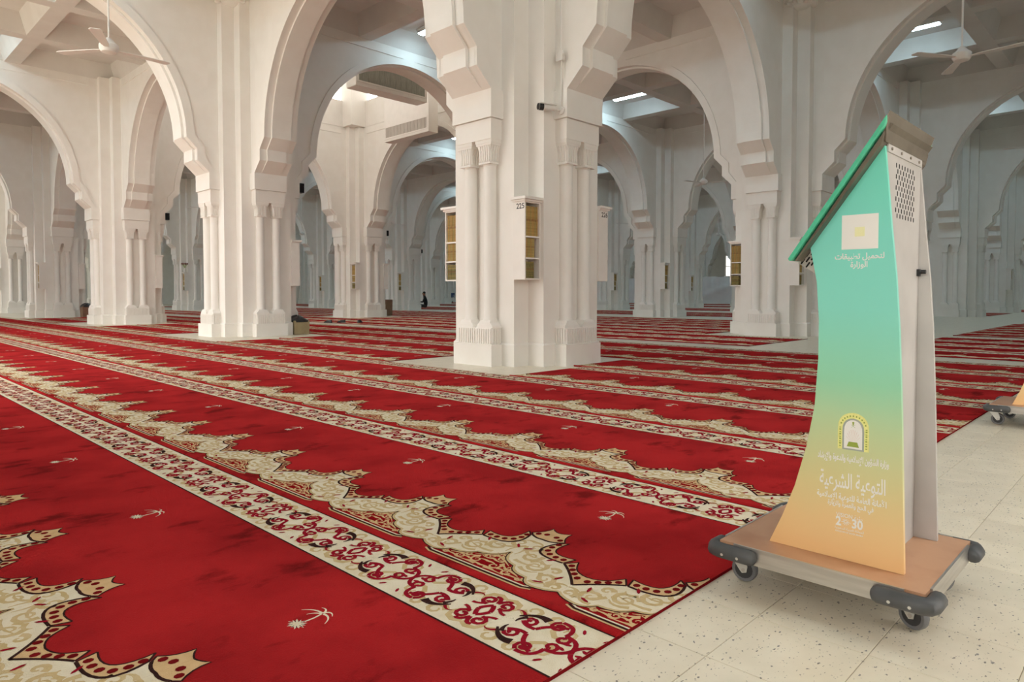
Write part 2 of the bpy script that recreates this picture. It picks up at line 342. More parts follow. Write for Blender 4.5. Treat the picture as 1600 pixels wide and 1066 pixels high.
def make_pier(i, j):
    x, y = i*L, j*L
    depth = (x-CAM[0])*0.717 + (y-CAM[1])*0.697
    lab = PLAB.get((i, j), 'distant white pier with paired columns deep in the hall')
    grp = 'clustered piers of the prayer hall' if (i, j) in PLAB else 'distant clustered piers'
    if i < 0 or j < 0: lab = 'white pier behind the viewer, outside the picture'; grp = 'piers outside the picture'
    if depth > 44 or i < 0 or j < 0:
        return tag(link('clustered_pier', ms['far'], None, (x, y, 0)), lab, 'pillar', grp)
    p = thing('clustered_pier', lab, 'pillar', (x, y, 0), 0, grp)
    link('core', ms['core'], p)
    for k in range(4):
        a = k*PI/2
        for nm in ('plinth', 'pedestal', 'impost'): link(nm, ms[nm], p, (0,0,0), a)
        if k == 0 and (i, j) in ((0, 1), (1, 0)): link('corner_ornament', ms['corner_ornament'], p)
        c, s_ = math.cos(a), math.sin(a)
        for yy in (-0.165, 0.165):
            cx, cy = -0.80*c - yy*s_, -0.80*s_ + yy*c
            co = link('column', ms['column'], p, (cx, cy, 0), a)
            link('base', ms['column_base'], co); link('capital', ms['capital'], co)
    return p
for i in IR:
    for j in JR: make_pier(i, j)

# ------------------------------------------------------------------ arcade walls
def arch_profile(c1, c2, R, off=0.0, dz=0.0, n=48):
    zc = 3.80; mid = L/2
    left = [(0.95-off, 3.2), (c1-off, 3.41+dz), (c1-off, 3.62+dz), (c2-off, 3.82+dz)]
    a0 = PI - math.asin((3.82+dz-zc)/(R+off))
    arc = [(mid + (R+off)*math.cos(a0 - (2*a0-PI)*k/n), zc + (R+off)*math.sin(a0 - (2*a0-PI)*k/n)) for k in range(n+1)]
    left[-1] = (arc[0][0] if abs(arc[0][0]-(c2-off)) < 0.08 else c2-off, 3.82+dz)
    right = [(L-s, z) for s, z in reversed(left)]
    return left[:-1] + arc + right[1:]
def arcade():
    pr = arch_profile(1.17, 1.364, 2.55)
    w = MB(); w.prism(pr + [(L-0.95, 6.74), (0.95, 6.74)], -0.305, 0.305, 'y'); w.box(0.951, L-0.951, -0.325, 0.325, 6.50, 6.54); w.box(0.951, L-0.951, -0.318, 0.318, 6.54, 6.60)
    wall = w.mesh('arcade_wall', M_white)
    pr2 = arch_profile(1.212, 1.406, 2.508); m = MB(); m.prism(pr2 + [(L-0.95, 6.6), (0.95, 6.6)], -0.195, 0.195, 'y'); rib = m.mesh('arch_rib', M_white)
    po = arch_profile(1.17, 1.364, 2.55, 0.15, 0.06); m = MB(); n = len(pr); po[0] = (0.9502, 3.384); po[-1] = (L-0.9502, 3.384)
    for sg in (-1, 1):
        ya, yb = 0.30*sg, 0.334*sg
        vs = [(s, yb, z) for s, z in pr] + [(s, yb, z) for s, z in po] + [(s, ya, z) for s, z in pr] + [(s, ya, z) for s, z in po]
        fs = []
        for k in range(n-1):
            fs += [(k, k+1, n+k+1, n+k), (k, 2*n+k, 2*n+k+1, k+1), (n+k, n+k+1, 3*n+k+1, 3*n+k)]
        m.add(vs, fs)
    ring = m.mesh('archivolt', M_white)
    return wall, rib, ring
aw, ar, ao = arcade()
def put_arcade(x, y, rz):
    o = struct('wall_arcade', aw, None, (x, y, 0), rz)
    link('arch_rib', ar, o); link('archivolt', ao, o)
for i in IR:
    for j in JR:
        if i < 6: put_arcade(i*L, j*L, 0)
        if j < 6: put_arcade(i*L, j*L, PI/2)

# ------------------------------------------------------------------ ceilings with coffers
def ceiling_mesh():
    m = MB(); z0, z1 = 6.70, 7.14; e = 0.30; inner = L - 2*e; bw = 0.34; cw = (inner - 2*bw)/3
    xs = []; p = e
    for k in range(3): xs += [p, p+cw]; p += cw+bw
    cuts = [0] + xs + [L]
    for a in range(7):
        for b in range(7):
            x0, x1, y0, y1 = cuts[a], cuts[a+1], cuts[b], cuts[b+1]
            if a % 2 == 1 and b % 2 == 1:
                d = 0.16
                m.add([(x0,y0,z0),(x1,y0,z0),(x1,y1,z0),(x0,y1,z0),(x0+d,y0+d,z1),(x1-d,y0+d,z1),(x1-d,y1-d,z1),(x0+d,y1-d,z1)],
                      [(0,1,5,4),(1,2,6,5),(2,3,7,6),(3,0,4,7),(4,5,6,7)])
            else: m.add([(x0,y0,z0),(x1,y0,z0),(x1,y1,z0),(x0,y1,z0)], [(0,1,2,3)])
    m.box(0, L, 0, L, 7.2, 7.4)
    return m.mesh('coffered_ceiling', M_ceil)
cm = ceiling_mesh()
RAISED = {(0, 1)}
for i in range(-1, 6):
    for j in range(-1, 6):
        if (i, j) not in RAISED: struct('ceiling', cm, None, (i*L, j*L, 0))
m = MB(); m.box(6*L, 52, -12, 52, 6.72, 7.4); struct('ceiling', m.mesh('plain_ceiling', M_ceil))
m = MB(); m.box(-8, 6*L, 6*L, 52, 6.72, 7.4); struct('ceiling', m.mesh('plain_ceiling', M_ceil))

# raised bay with clerestory
BX, BY = 0.0, L
m = MB()
for (x0, x1, y0, y1) in ((BX-0.31, BX+0.31, BY-0.31, BY+L+0.31), (BX+L-0.31, BX+L+0.31, BY-0.31, BY+L+0.31), (BX-0.31, BX+L+0.31, BY-0.31, BY+0.31), (BX-0.31, BX+L+0.31, BY+L-0.31, BY+L+0.31)):
    m.box(x0, x1, y0, y1, 6.745, 7.66)
wc = struct('wall_clerestory', m.mesh('clerestory_wall', M_white))
m = MB(); m.box(0, 0, 0, 0, 0, 0)
def post(name, x, y, hx, hy, z0, z1):
    q = MB(); q.box(-hx, hx, -hy, hy, z0, z1); return link(name, q.mesh(name, M_white), wc, (x, y, 0))
for cx, cy in ((0,0),(1,0),(0,1),(1,1)): post('corner_post', BX+cx*L + (0.55 if cx == 0 else -0.55), BY+cy*L + (0.55 if cy == 0 else -0.55), 0.33, 0.33, 6.745, 9.3)
for k in range(1, 5):
    q = k*L/5
    post('post', BX+q, BY+L, 0.11, 0.2, 7.6, 9.3); post('post', BX+L, BY+q, 0.2, 0.11, 7.6, 9.3); post('post', BX+q, BY, 0.11, 0.2, 7.6, 9.3); post('post', BX, BY+q, 0.2, 0.11, 7.6, 9.3)
m = MB(); m.box(BX-0.6, BX+L+0.6, BY-0.6, BY+L+0.6, 9.3, 9.5); struct('ceiling', m.mesh('clerestory_roof', M_ceil))

# ------------------------------------------------------------------ far walls, windows
def wall_with(name, mesh_name, boxes):
    m = MB()
    for b in boxes: m.box(*b)
    return struct(name, m.mesh(mesh_name, M_white))
YW, XW = 51.4, 51.4
wn = [(22.9, 24.5)]
wall_with('wall_back', 'back_wall', [(-16, 22.9, YW, YW+0.3, 0, 7.4), (24.5, 52, YW, YW+0.3, 0, 7.4), (22.9, 24.5, YW, YW+0.3, 0, 1.2), (22.9, 24.5, YW, YW+0.3, 3.38, 4.45), (22.9, 24.5, YW, YW+0.3, 5.96, 7.4)])
wall_with('wall_right', 'right_wall', [(XW, XW+0.3, -16, 22.7, 0, 7.4), (XW, XW+0.3, 23.4, 31.2, 0, 7.4), (XW, XW+0.3, 32.6, 52, 0, 7.4), (XW, XW+0.3, 31.2, 32.6, 0, 2.4), (XW, XW+0.3, 31.2, 32.6, 5.4, 7.4), (XW, XW+0.3, 22.7, 23.4, 0, 2.3), (XW, XW+0.3, 22.7, 23.4, 4.3, 7.4)])
def light_block_wall(name, x0, x1, y0, y1):  # unseen wall pieces, added outside the view to block and shape daylight
    m = MB(); m.box(x0, x1, y0, y1, 0, 6.6); struct(name, m.mesh('light_block_wall', M_white))
light_block_wall('wall_left_blocker', -L-0.62, -L-0.34, -5.6, -0.96)  # added out of view to darken the lower left carpet
light_block_wall('wall_left_blocker', -L-0.62, -L-0.34, 2*L+0.96, 3*L-0.96); light_block_wall('wall_left_blocker', -L-0.62, -L-0.34, 4*L+0.96, 5*L-0.96)  # added out of view to keep the left bays dim
light_block_wall('wall_front_blocker', -L+0.96, -4.3, -L-0.62, -L-0.34)  # front pieces added out of view, leaving one gap for daylight
light_block_wall('wall_front_blocker', -2.5, -0.96, -L-0.62, -L-0.34)
for i in range(0, 6): light_block_wall('wall_front_blocker', (i*L+0.96) if i else 0.96, (i+1)*L-0.96, -L-0.62, -L-0.34)
def window(n, cx, w, z0, z1, ax):
    fr = MB(); t_ = 0.06
    for a, b, c, d in ((-w/2, w/2, z0, z0+t_), (-w/2, w/2, z1-t_, z1), (-w/2, -w/2+t_, z0+t_, z1-t_), (w/2-t_, w/2, z0+t_, z1-t_), (-w/2+t_, w/2-t_, (z0+z1)/2-0.03, (z0+z1)/2+0.03)):
        fr.box(a, b, 0.05, 0.15, c, d)
    o = struct('window_%d' % n, fr.mesh('window_frame', M_white), None, (cx, YW, 0) if ax == 'y' else (XW, cx, 0), 0 if ax == 'y' else -PI/2)
    q = MB(); q.box(-w/2+t_, w/2-t_, 0.09, 0.11, z0+t_, z1-t_); link('pane', q.mesh('window_pane', M_day), o)
window(1, 23.7, 1.6, 1.2, 3.38, 'y'); window(2, 23.7, 1.6, 4.45, 5.96, 'y'); window(3, 23.05, 0.7, 2.3, 4.3, 'x'); window(4, 31.9, 1.4, 2.4, 5.4, 'x')

# ------------------------------------------------------------------ prayer carpets: woven pattern laid as thin inlay
CW = 1.225; UP = 0.604; T = 0.009
R_, I_, TN_, BE_, D_, WI_, PR_, BD_ = range(8)
CM = [M_red, M_ivory, M_tan, M_beige, M_dark, M_wine, M_redp, M_bead]
def bez(p0, p1, p2, n=6): return [((1-t)**2*p0[0]+2*t*(1-t)*p1[0]+t*t*p2[0], (1-t)**2*p0[1]+2*t*(1-t)*p1[1]+t*t*p2[1]) for t in [k/n for k in range(n+1)]]
def spiral(cx, cy, r0, r1, a0, turns, n=14): return [(cx+(r0+(r1-r0)*k/n)*math.cos(a0+turns*2*PI*k/n), cy+(r0+(r1-r0)*k/n)*math.sin(a0+turns*2*PI*k/n)) for k in range(n+1)]
class Motif:
    """pattern pieces in (x across the row, u along it), each (points, layer, material)"""
    def __init__(s): s.p = []
    def poly(s, pts, layer, mi): s.p.append((pts, layer, mi))
    def ribbon(s, pts, w, layer, mi, taper=False):
        n = len(pts); l, r = [], []
        for k, (x, y) in enumerate(pts):
            a, b = pts[max(k-1, 0)], pts[min(k+1, n-1)]; dx, dy = b[0]-a[0], b[1]-a[1]; d = math.hypot(dx, dy) or 1e-9
            ww = w*(0.5 if not taper else 0.5*(1.0-0.75*k/(n-1)))
            l.append((x-dy/d*ww, y+dx/d*ww)); r.append((x+dy/d*ww, y-dx/d*ww))
        for k in range(n-1): s.p.append(([l[k], l[k+1], r[k+1], r[k]], layer, mi))
    def dot(s, x, y, rx, ry, ang, layer, mi, n=7):
        c, q = math.cos(ang), math.sin(ang)
        s.p.append(([(x+c*rx*math.cos(2*PI*k/n)-q*ry*math.sin(2*PI*k/n), y+q*rx*math.cos(2*PI*k/n)+c*ry*math.sin(2*PI*k/n)) for k in range(n)], layer, mi))
def along(pts, gap, inset):
    d = [0]
    for k in range(1, len(pts)): d.append(d[-1]+math.hypot(pts[k][0]-pts[k-1][0], pts[k][1]-pts[k-1][1]))
    tot = d[-1]; n = max(1, int(round((tot-2*inset)/gap))); out = []
    for q in range(n+1):
        t = inset + (tot-2*inset)*q/n; k = max(1, next((i for i in range(len(d)) if d[i] >= t), len(d)-1))
        f_ = (t-d[k-1])/max(d[k]-d[k-1], 1e-9); a, b = pts[k-1], pts[k]
        out.append((a[0]+(b[0]-a[0])*f_, a[1]+(b[1]-a[1])*f_, math.atan2(b[1]-a[1], b[0]-a[0])))
    return out
# half curves from the peak (u=0) to the valley (u=UP/2)
H = UP/2
tip_i = bez((0.456, 0.0), (0.460, 0.022), (0.478, 0.042), 4)[:-1] + bez((0.478, 0.042), (0.432, 0.040), (0.400, 0.074), 4)
tip_o = bez((0.372, 0.0), (0.366, 0.030), (0.384, 0.058), 4)
cre_i = bez((0.404, 0.092), (0.277, 0.066), (0.310, 0.194), 9)
cre_o = bez((0.380, 0.064), (0.246, 0.008), (0.262, 0.180), 9)
val_i = bez((0.300, 0.214), (0.248, 0.238), (0.238, 0.264), 4)[:-1] + bez((0.238, 0.264), (0.229, 0.282), (0.228, H), 2)
val_o = bez((0.262, 0.186), (0.222, 0.246), (0.158, H), 6)
sca = bez((0.214, 0.0), (0.150, 0.012), (0.140, 0.082), 5)[:-1] + bez((0.140, 0.082), (0.098, 0.100), (0.098, 0.168), 5)[:-1] + bez((0.098, 0.168), (0.055, 0.190), (0.066, 0.240), 5)[:-1] + bez((0.066, 0.240), (0.072, 0.278), (0.092, H), 3)
mirr = lambda pts: [(x, -u) for x, u in reversed(pts)]
def build_motif(detail):
    m = Motif()
    full_i = tip_i + cre_i + val_i
    # ivory body (from scallop up to field boundary), peak-centred half tiles mirrored
    for sg in (1, -1):
        P = lambda pts: [(x, sg*u) for x, u in pts]
        lo = sca; up = tip_o + cre_o + val_o
        m.poly(P(lo + list(reversed(up))), 1, I_)
        if detail:
            for band_i, band_o in ((tip_i, tip_o), (cre_i, cre_o), (val_i, val_o)):
                m.poly(P(band_i + list(reversed(band_o))), 2, TN_)
                m.ribbon(P(band_i), 0.005, 3, D_); m.ribbon(P(band_o), 0.009, 3, D_)
                k = min(len(band_i), len(band_o))
                q = len(band_i)
                mid = [((band_i[a][0]+band_o[min(len(band_o)-1, round(a*(len(band_o)-1)/(q-1)))][0])/2, (band_i[a][1]+band_o[min(len(band_o)-1, round(a*(len(band_o)-1)/(q-1)))][1])/2) for a in range(q)]
                for (x, u, an) in along(mid, 0.034, 0.022): m.dot(x, sg*u, 0.0120, 0.0110, 0, 4, BD_, 8)
            m.ribbon(P([band_i_ for band_i_ in (cre_i[0], cre_o[0])]), 0.006, 3, D_); m.ribbon(P([cre_i[-1], cre_o[-1]]), 0.006, 3, D_); m.ribbon(P([val_i[0], val_o[0]]), 0.006, 3, D_); m.ribbon(P([tip_i[-1], tip_o[-1]]), 0.006, 3, D_)
            m.ribbon(P([(x+0.006, u) for x, u in sca]), 0.012, 2, BE_); m.ribbon(P(sca), 0.004, 3, D_)
            for (x, u, r, a0, tn) in ((0.185, 0.135, 0.040, 0.5, 1.2), (0.135, 0.215, 0.036, 2.2, -1.3), (0.110, 0.275, 0.024, 4.0, 1.1), (0.235, 0.075, 0.038, 1.0, 1.2), (0.300, 0.035, 0.030, 3.3, -1.1), (0.195, 0.205, 0.022, 5.0, 1.0)):
                m.ribbon(P(spiral(x, u, r, r*0.18, a0, tn, 11)), 0.019, 2, BE_, True)
            for (a, b, c) in (((0.27, 0.02), (0.22, 0.06), (0.24, 0.105)), ((0.16, 0.18), (0.12, 0.20), (0.10, 0.25)), ((0.18, 0.05), (0.165, 0.10), (0.19, 0.16)), ((0.13, 0.26), (0.15, 0.28), (0.14, 0.30)), ((0.29, 0.0), (0.26, 0.03), (0.21, 0.02)), ((0.225, 0.12), (0.20, 0.16), (0.23, 0.165)), ((0.15, 0.10), (0.12, 0.14), (0.155, 0.17)), ((0.095, 0.19), (0.085, 0.23), (0.125, 0.25)), ((0.335, 0.0), (0.345, 0.03), (0.32, 0.045)), ((0.20, 0.10), (0.235, 0.125), (0.205, 0.14)), ((0.175, 0.25), (0.155, 0.235), (0.165, 0.20))):
                m.ribbon(P(bez(a, b, c, 4)), 0.016, 2, BE_, True)
            for (x, u, an) in ((0.255, 0.140, 0.6), (0.165, 0.245, 0.3), (0.105, 0.215, 1.2), (0.275, 0.022, 0.8)):
                m.dot(x, sg*u, 0.019, 0.0055, sg*an, 4, WI_, 6)
        else:
            m.poly(P(tip_i + cre_i + val_i + list(reversed(tip_o + cre_o + val_o))), 2, TN_)
            m.ribbon(P(up), 0.008, 3, D_)
        # red panel under the peak with its frame lines
        m.poly(P([(0.064, 0.0)] + [(0.064, 0.225)] + [(x-0.004, u) for x, u in reversed(sca) if x > 0.070 and u < 0.22]), 1, PR_)
        m.ribbon(P([(0.040, 0.0), (0.040, 0.205), (0.052, 0.236)]), 0.007, 2, TN_); m.ribbon(P([(0.0475, 0.0), (0.0475, 0.205), (0.058, 0.232)]), 0.008, 3, D_); m.ribbon(P([(0.056, 0.0), (0.056, 0.205), (0.066, 0.226)]), 0.006, 2, I_)
        if detail:
            for (x, u, r, a0, tn) in ((0.100, 0.040, 0.024, 0.3, 1.25), (0.150, 0.022, 0.020, 2.5, -1.2), (0.088, 0.100, 0.018, 1.5, 1.2), (0.116, 0.088, 0.014, 4.0, -1.1), (0.080, 0.160, 0.014, 0.5, 1.1), (0.178, 0.012, 0.012, 1.0, 1.0)):
                m.ribbon(P(spiral(x, u, r, r*0.2, a0, tn, 10)), 0.0105, 2, TN_, True)
            for (a, b, c) in (((0.075, 0.0), (0.085, 0.03), (0.072, 0.07)), ((0.13, 0.05), (0.105, 0.07), (0.10, 0.12)), ((0.075, 0.11), (0.085, 0.13), (0.074, 0.2)), ((0.165, 0.0), (0.15, 0.04), (0.128, 0.075)), ((0.14, 0.0), (0.125, 0.02), (0.135, 0.05)), ((0.09, 0.06), (0.10, 0.085), (0.085, 0.09)), ((0.105, 0.10), (0.095, 0.14), (0.088, 0.15)), ((0.185, 0.0), (0.19, 0.01), (0.175, 0.025)), ((0.07, 0.02), (0.075, 0.05), (0.068, 0.11)), ((0.112, 0.0), (0.118, 0.02), (0.108, 0.035))):
                m.ribbon(P(bez(a, b, c, 5)), 0.010, 2, TN_, True)
        else: m.ribbon(P([(0.10, 0.0), (0.085, 0.18)]), 0.03, 2, TN_, True)
    # border stripe
    s0, s1 = 0.968, 1.212; xc = 1.09
    m.poly([(s0, -H), (s1, -H), (s1, H), (s0, H)], 1, I_)
    m.ribbon([(s0, -H), (s0, H)], 0.006, 2, D_); m.ribbon([(s1, -H), (s1, H)], 0.005, 2, D_)
    if detail:
        for (x, u, r, a0, tn, sx) in ((0.05, 0.06, 0.045, 0.2, 1.2, 1), (0.085, 0.20, 0.032, 2.0, 1.1, 1), (0.06, 0.27, 0.036, 1.0, -1.2, 1), (0.09, 0.12, 0.026, 4.2, -1.0, 1)):
            for ax in (1, -1):
                for au in (1, -1): m.ribbon([(xc+ax*(p[0]), au*p[1]) for p in spiral(x, u, r, r*0.3, a0, tn, 9)], 0.021, 2, BE_, True)
        for ax in (1, -1):
            for au in (1, -1):
                Q = lambda pts: [(xc+ax*x, au*u) for x, u in pts]
                m.ribbon(Q(bez((0.0, 0.0), (0.045, 0.01), (0.040, 0.055), 5)), 0.0131, 3, WI_)
                m.ribbon(Q(spiral(0.022, 0.050, 0.022, 0.006, 0.3, -1.15, 11)), 0.0119, 3, WI_)
                m.ribbon(Q(bez((0.040, 0.055), (0.095, 0.050), (0.090, 0.105), 6)), 0.0131, 3, WI_)
                m.ribbon(Q(spiral(0.066, 0.098, 0.024, 0.006, 0.4, 1.2, 11)), 0.0119, 3, WI_)
                m.ribbon(Q(bez((0.075, 0.072), (0.06, 0.12), (0.016, 0.135), 6)), 0.0131, 3, WI_)
                m.ribbon(Q(bez((0.016, 0.135), (0.008, 0.165), (0.030, 0.188), 5)), 0.0131, 3, WI_)
                m.ribbon(Q(spiral(0.034, 0.168, 0.022, 0.006, 1.2, -1.2, 11)), 0.0119, 3, WI_)
                m.ribbon(Q(bez((0.070, 0.135), (0.088, 0.175), (0.040, 0.212), 6)), 0.0255, 4, D_, True)
                m.ribbon(Q(bez((0.050, 0.190), (0.030, 0.205), (0.012, 0.200), 4)), 0.0150, 4, D_, True)
                m.ribbon(Q(bez((0.055, 0.205), (0.075, 0.225), (0.060, 0.240), 4)), 0.0106, 3, WI_, True)
                m.ribbon(Q(spiral(0.052, H-0.030, 0.024, 0.006, 2.8, 1.2, 11)), 0.0131, 3, WI_)
                m.ribbon(Q(bez((0.028, H-0.03), (0.012, H-0.045), (0.014, H-0.062), 4)), 0.0106, 3, WI_)
                m.ribbon(Q(bez((0.076, H-0.03), (0.09, H-0.012), (0.05, H), 4)), 0.0131, 3, WI_)
                m.ribbon(Q(bez((0.0, H-0.02), (0.02, H-0.015), (0.034, H), 4)), 0.0143, 3, WI_)
                m.dot(xc+ax*0.012, au*0.027, 0.006, 0.012, 0.3*ax*au, 3, WI_, 6); m.dot(xc+ax*0.088, au*0.035, 0.013, 0.005, 0.6*ax*au, 3, WI_, 6)
    else:
        for k in range(7):
            u = -H+0.04+k*0.085
            m.ribbon([(xc-0.05+0.03*(k % 2), u), (xc+0.02+0.03*(k % 2), u+0.04)], 0.018, 2, WI_); m.ribbon([(xc+0.05-0.04*(k % 2), u), (xc+0.01, u+0.045)], 0.014, 2, D_ if k % 3 == 0 else WI_)
    return m
def emblem_motif():
    m = Motif(); du = -0.035; c = (0.704, 0.020)
    pts = []
    for k in range(26):
        a = 2*PI*k/26; r = (0.031 if k % 4 == 0 else 0.027) if k % 2 == 0 else 0.0175
        pts.append((c[0]+r*math.cos(a)*0.8, c[1]+r*math.sin(a)))
    m.poly(pts, 1, I_)
    for k in range(9):
        a = 0.6+2*PI*k/9; m.ribbon([(c[0]+0.010*math.cos(a), c[1]+0.012*math.sin(a)), (c[0]+0.020*math.cos(a), c[1]+0.024*math.sin(a))], 0.0022, 2, D_)
    m.ribbon([(0.724, 0.017), (0.750, 0.018), (0.776, 0.024)], 0.0055, 1, I_)
    for a, b, d in (((0.780, 0.026), (0.784, 0.060), (0.752, 0.084)), ((0.780, 0.020), (0.788, -0.010), (0.754, -0.030)), ((0.782, 0.026), (0.808, 0.016), (0.789, -0.008)), ((0.782, 0.024), (0.806, 0.034), (0.796, 0.056)), ((0.778, 0.024), (0.768, 0.046), (0.748, 0.050))):
        m.ribbon(bez(a, b, d, 6), 0.0075, 1, I_, True)
    m.p = [([(x, u+du) for x, u in pts], l, mi) for pts, l, mi in m.p]
    return m
MOT = {True: build_motif(True), False: build_motif(False)}; EMB = emblem_motif()
CACHE = {}
def carpet_mesh(length, hi, phase):
    key = (round(length, 2), hi, round(phase, 2))
    if key in CACHE: return CACHE[key]
    b = MB(); Z = T
    b.add([(0.004,0,0),(CW,0,0),(CW,length,0),(0.004,length,0),(0.004,0,Z),(CW,0,Z),(CW,length,Z),(0.004,length,Z)],
          [(4,5,6,7)], R_)
    b.add([(0.004,0,0),(CW,0,0),(CW,length,0),(0.004,length,0),(0.004,0,Z),(CW,0,Z),(CW,length,Z),(0.004,length,Z)],
          [(0,1,5,4),(1,2,6,5),(2,3,7,6),(3,0,4,7)], BD_)
    # rolled seam edge
    n = 6; vs = []; fs = []
    for y in (0, length):
        for k in range(n+1):
            a = PI*k/n; vs.append((0.012-0.014*math.cos(a), y, Z-0.002+0.011*math.sin(a)))
    for k in range(n): fs.append((k, k+1, n+2+k, n+1+k))
    fs.append(tuple(range(n+1))); fs.append(tuple(range(2*n+1, n, -1)))
    b.add(vs, fs, R_)
    k = -1; nz = 0
    while True:
        uc = phase + k*UP
        if uc - H > length: break
        det = hi and uc < 24
        for src, on in ((MOT[det], True), (EMB, k % 2 == 0 and (hi or uc < 30))):
            if not on: continue
            for pts, layer, mi in src.p:
                us = [u+uc for _, u in pts]
                if max(us) <= 0 or min(us) >= length: continue
                q = [(x, min(max(u+uc, 0), length)) for x, u in pts]; nz += 1
                b.add([(x, u, Z+0.0003*layer+0.000017*(nz % 16)) for x, u in q], [tuple(range(len(q)))], mi)
        k += 1
    me = bpy.data.meshes.new('carpet'); me.from_pydata(b.v, [], b.f)
    for mm in CM: me.materials.append(mm)
    me.polygons.foreach_set('material_index', b.m)
    # faces of the pile must look up
    bm = bmesh.new(); bm.from_mesh(me); bm.faces.ensure_lookup_table()
    for fc in bm.faces:
        fc.normal_update()
        if abs(fc.normal.z) > 0.7 and fc.normal.z < 0: fc.normal_flip()
    bm.to_mesh(me); bm.free(); me.update()
    CACHE[key] = me
    return me
YE = -5.06
def carpet(x0, y0, y1, label, group, hi=True, phase=0.52, up=True):
    o = link('prayer_carpet', carpet_mesh(y1-y0, hi, phase), None, (x0, y0, 0))
    return tag(o, label, 'carpet', group)
GA = 'long carpet rows in front of the piers'; GB = 'carpet rows around the first pier line'; GC = 'distant carpet rows'
names = {-2: 'red carpet row under the viewer at the bottom left corner', -1: 'red carpet row filling the lower left, ending at the bottom edge',
         0: 'red carpet row ending in a corner at the front left kiosk wheel', 1: 'red carpet row running behind the kiosk base, second from the front',
         2: 'red carpet row passing just in front of the central pier'}
for n in range(-1, 3): carpet(-5.105+1.2165*n, YE, 40.0, names[n], GA, True, 0.57 if n != -1 else 0.637)
X3 = -5.105+1.2165*3
carpet(X3, YE, -1.12, 'red carpet piece starting beside the central pier, right of its foot', GB, True, 0.52)
carpet(X3+1.2165, YE, -0.98, 'red carpet piece tucked against the right foot of the central pier', GB, True, 0.52)
for (a, b), lab in (((1.05, 6.05), 'red carpet piece between the central pier and the olive bin pier'), ((9.2, 14.0), 'red carpet piece between the olive bin pier and the next pier left'), ((17.2, 21.8), 'red carpet piece in front of the pier with the carton')):
    carpet(X3, a, b, lab + ', front row', GB, True, 0.3)
    carpet(X3+1.2165, a+0.12, b+0.1, lab + ', back row', GB, True, 0.3)
carpet(X3+2*1.2165, YE, 40, 'long red carpet row just behind the central pier', GB, True, 0.2)
carpet(X3+3*1.2165, YE, 40, 'long red carpet row before the pale tile strip, behind the central pier', GB, True, 0.4)
FARC = 'red patterned carpet row on the distant floor among the piers'
x = 4.12
for k in range(4):
    if k < 2: carpet(x+k*1.2165, -1.07, 40, ('red carpet row just beyond the pale tile strip', 'red carpet row ending in a point left of the kiosk')[k], GC, False, 0.3)
    else:
        for a, b in ((1.1, 6.5), (9.1, 14.3), (17, 22)): carpet(x+k*1.2165, a, b, FARC, GC, False, 0.3)
    carpet(x+k*1.2165, -6.6, -2.78, ('red carpet row right of the kiosk, first beyond the tile strip', 'red carpet row right of the kiosk, second beyond the tile strip', 'red carpet row right of the kiosk, third beyond the tile strip', 'red carpet row right of the kiosk, fourth beyond the tile strip')[k], GC, False, 0.3)
for k in range(4): carpet(9.3+k*1.2165, -0.9, 42, FARC, GC, False, 0.3)
for k in range(6): carpet(9.6+k*1.2165, -6.6, -2.78, FARC, GC, False, 0.3)
for i in range(2, 6):
    for k in range(4):
        carpet(i*L+1.3+k*1.2165, -0.9 if i > 2 else 0.4, 47, FARC, GC, False, 0.3)
        if i < 5: carpet(i*L+1.3+k*1.2165, -6.6, -2.9, FARC, GC, False, 0.3)

# ------------------------------------------------------------------ lights and fans on the ceiling
def light_meshes():
    a = MB(); a.box(-0.10, 0.10, -0.62, 0.62, 7.03, 7.14); a.box(-0.115, 0.115, -0.64, 0.64, 7.09, 7.12)
    b = MB(); b.prism([(-0.085, 7.028), (-0.06, 7.004), (0.06, 7.004), (0.085, 7.028)], -0.60, 0.60, 'y')
    return a.mesh('light_housing', M_wood_white), b.mesh('light_diffuser', M_lamp)
lh, ld = light_meshes()
LL = {(1,-1,1): 'bright tube light at the top right beside the kiosk top', (1,0,1): 'bright tube light seen under the arch right of the central pier', (0,0,1): 'tube light cut off by the left side of the central pier top'}
for i in range(-1, 6):
    for j in range(-1, 6):
        if (i, j) in RAISED: continue
        for q in (0, 1):
            lab = LL.get((i, j, q), 'cool white tube light set in a distant ceiling coffer')
            if i < 0 or j < 0 and (i, j, q) not in LL: lab = 'tube light on the near ceiling, outside the picture'
            o = thing('ceiling_light', lab, 'light', (i*L+L/2, j*L + (L/6+0.05 if q == 0 else 5*L/6-0.05), 0), 0, 'tube lights in the coffers')
            link('housing', lh, o); link('diffuser', ld, o)
def fan_meshes():
    a = MB(); a.lathe([(0.012, 4.12), (0.012, 7.14)], 8)
    a.lathe([(0.07, 7.02), (0.05, 7.14)], 12)
    b = MB(); b.lathe([(0.03, 3.93), (0.09, 3.95), (0.115, 3.99), (0.115, 4.04), (0.07, 4.08), (0.03, 4.13)], 18)
    c = MB(); c.prism([(0.10, -0.025), (0.20, -0.05), (0.70, -0.075), (0.74, -0.05), (0.74, 0.05), (0.70, 0.065), (0.20, 0.04), (0.10, 0.02)], 3.985, 3.993, 'z')
    return a.mesh('fan_rod', M_fan, 0.6), b.mesh('fan_motor', M_fan, 0.6), c.mesh('fan_blade', M_fan)
fr_, fmo, fb = fan_meshes()
FL_ = {(0,-1): 'ceiling fan at the upper right above the kiosk', (1,0): 'ceiling fan on a long rod right of the central pier', (-1,0): 'ceiling fan at the upper left behind the nearest arch', (1,3): 'small ceiling fan far left in front of a bright window'}
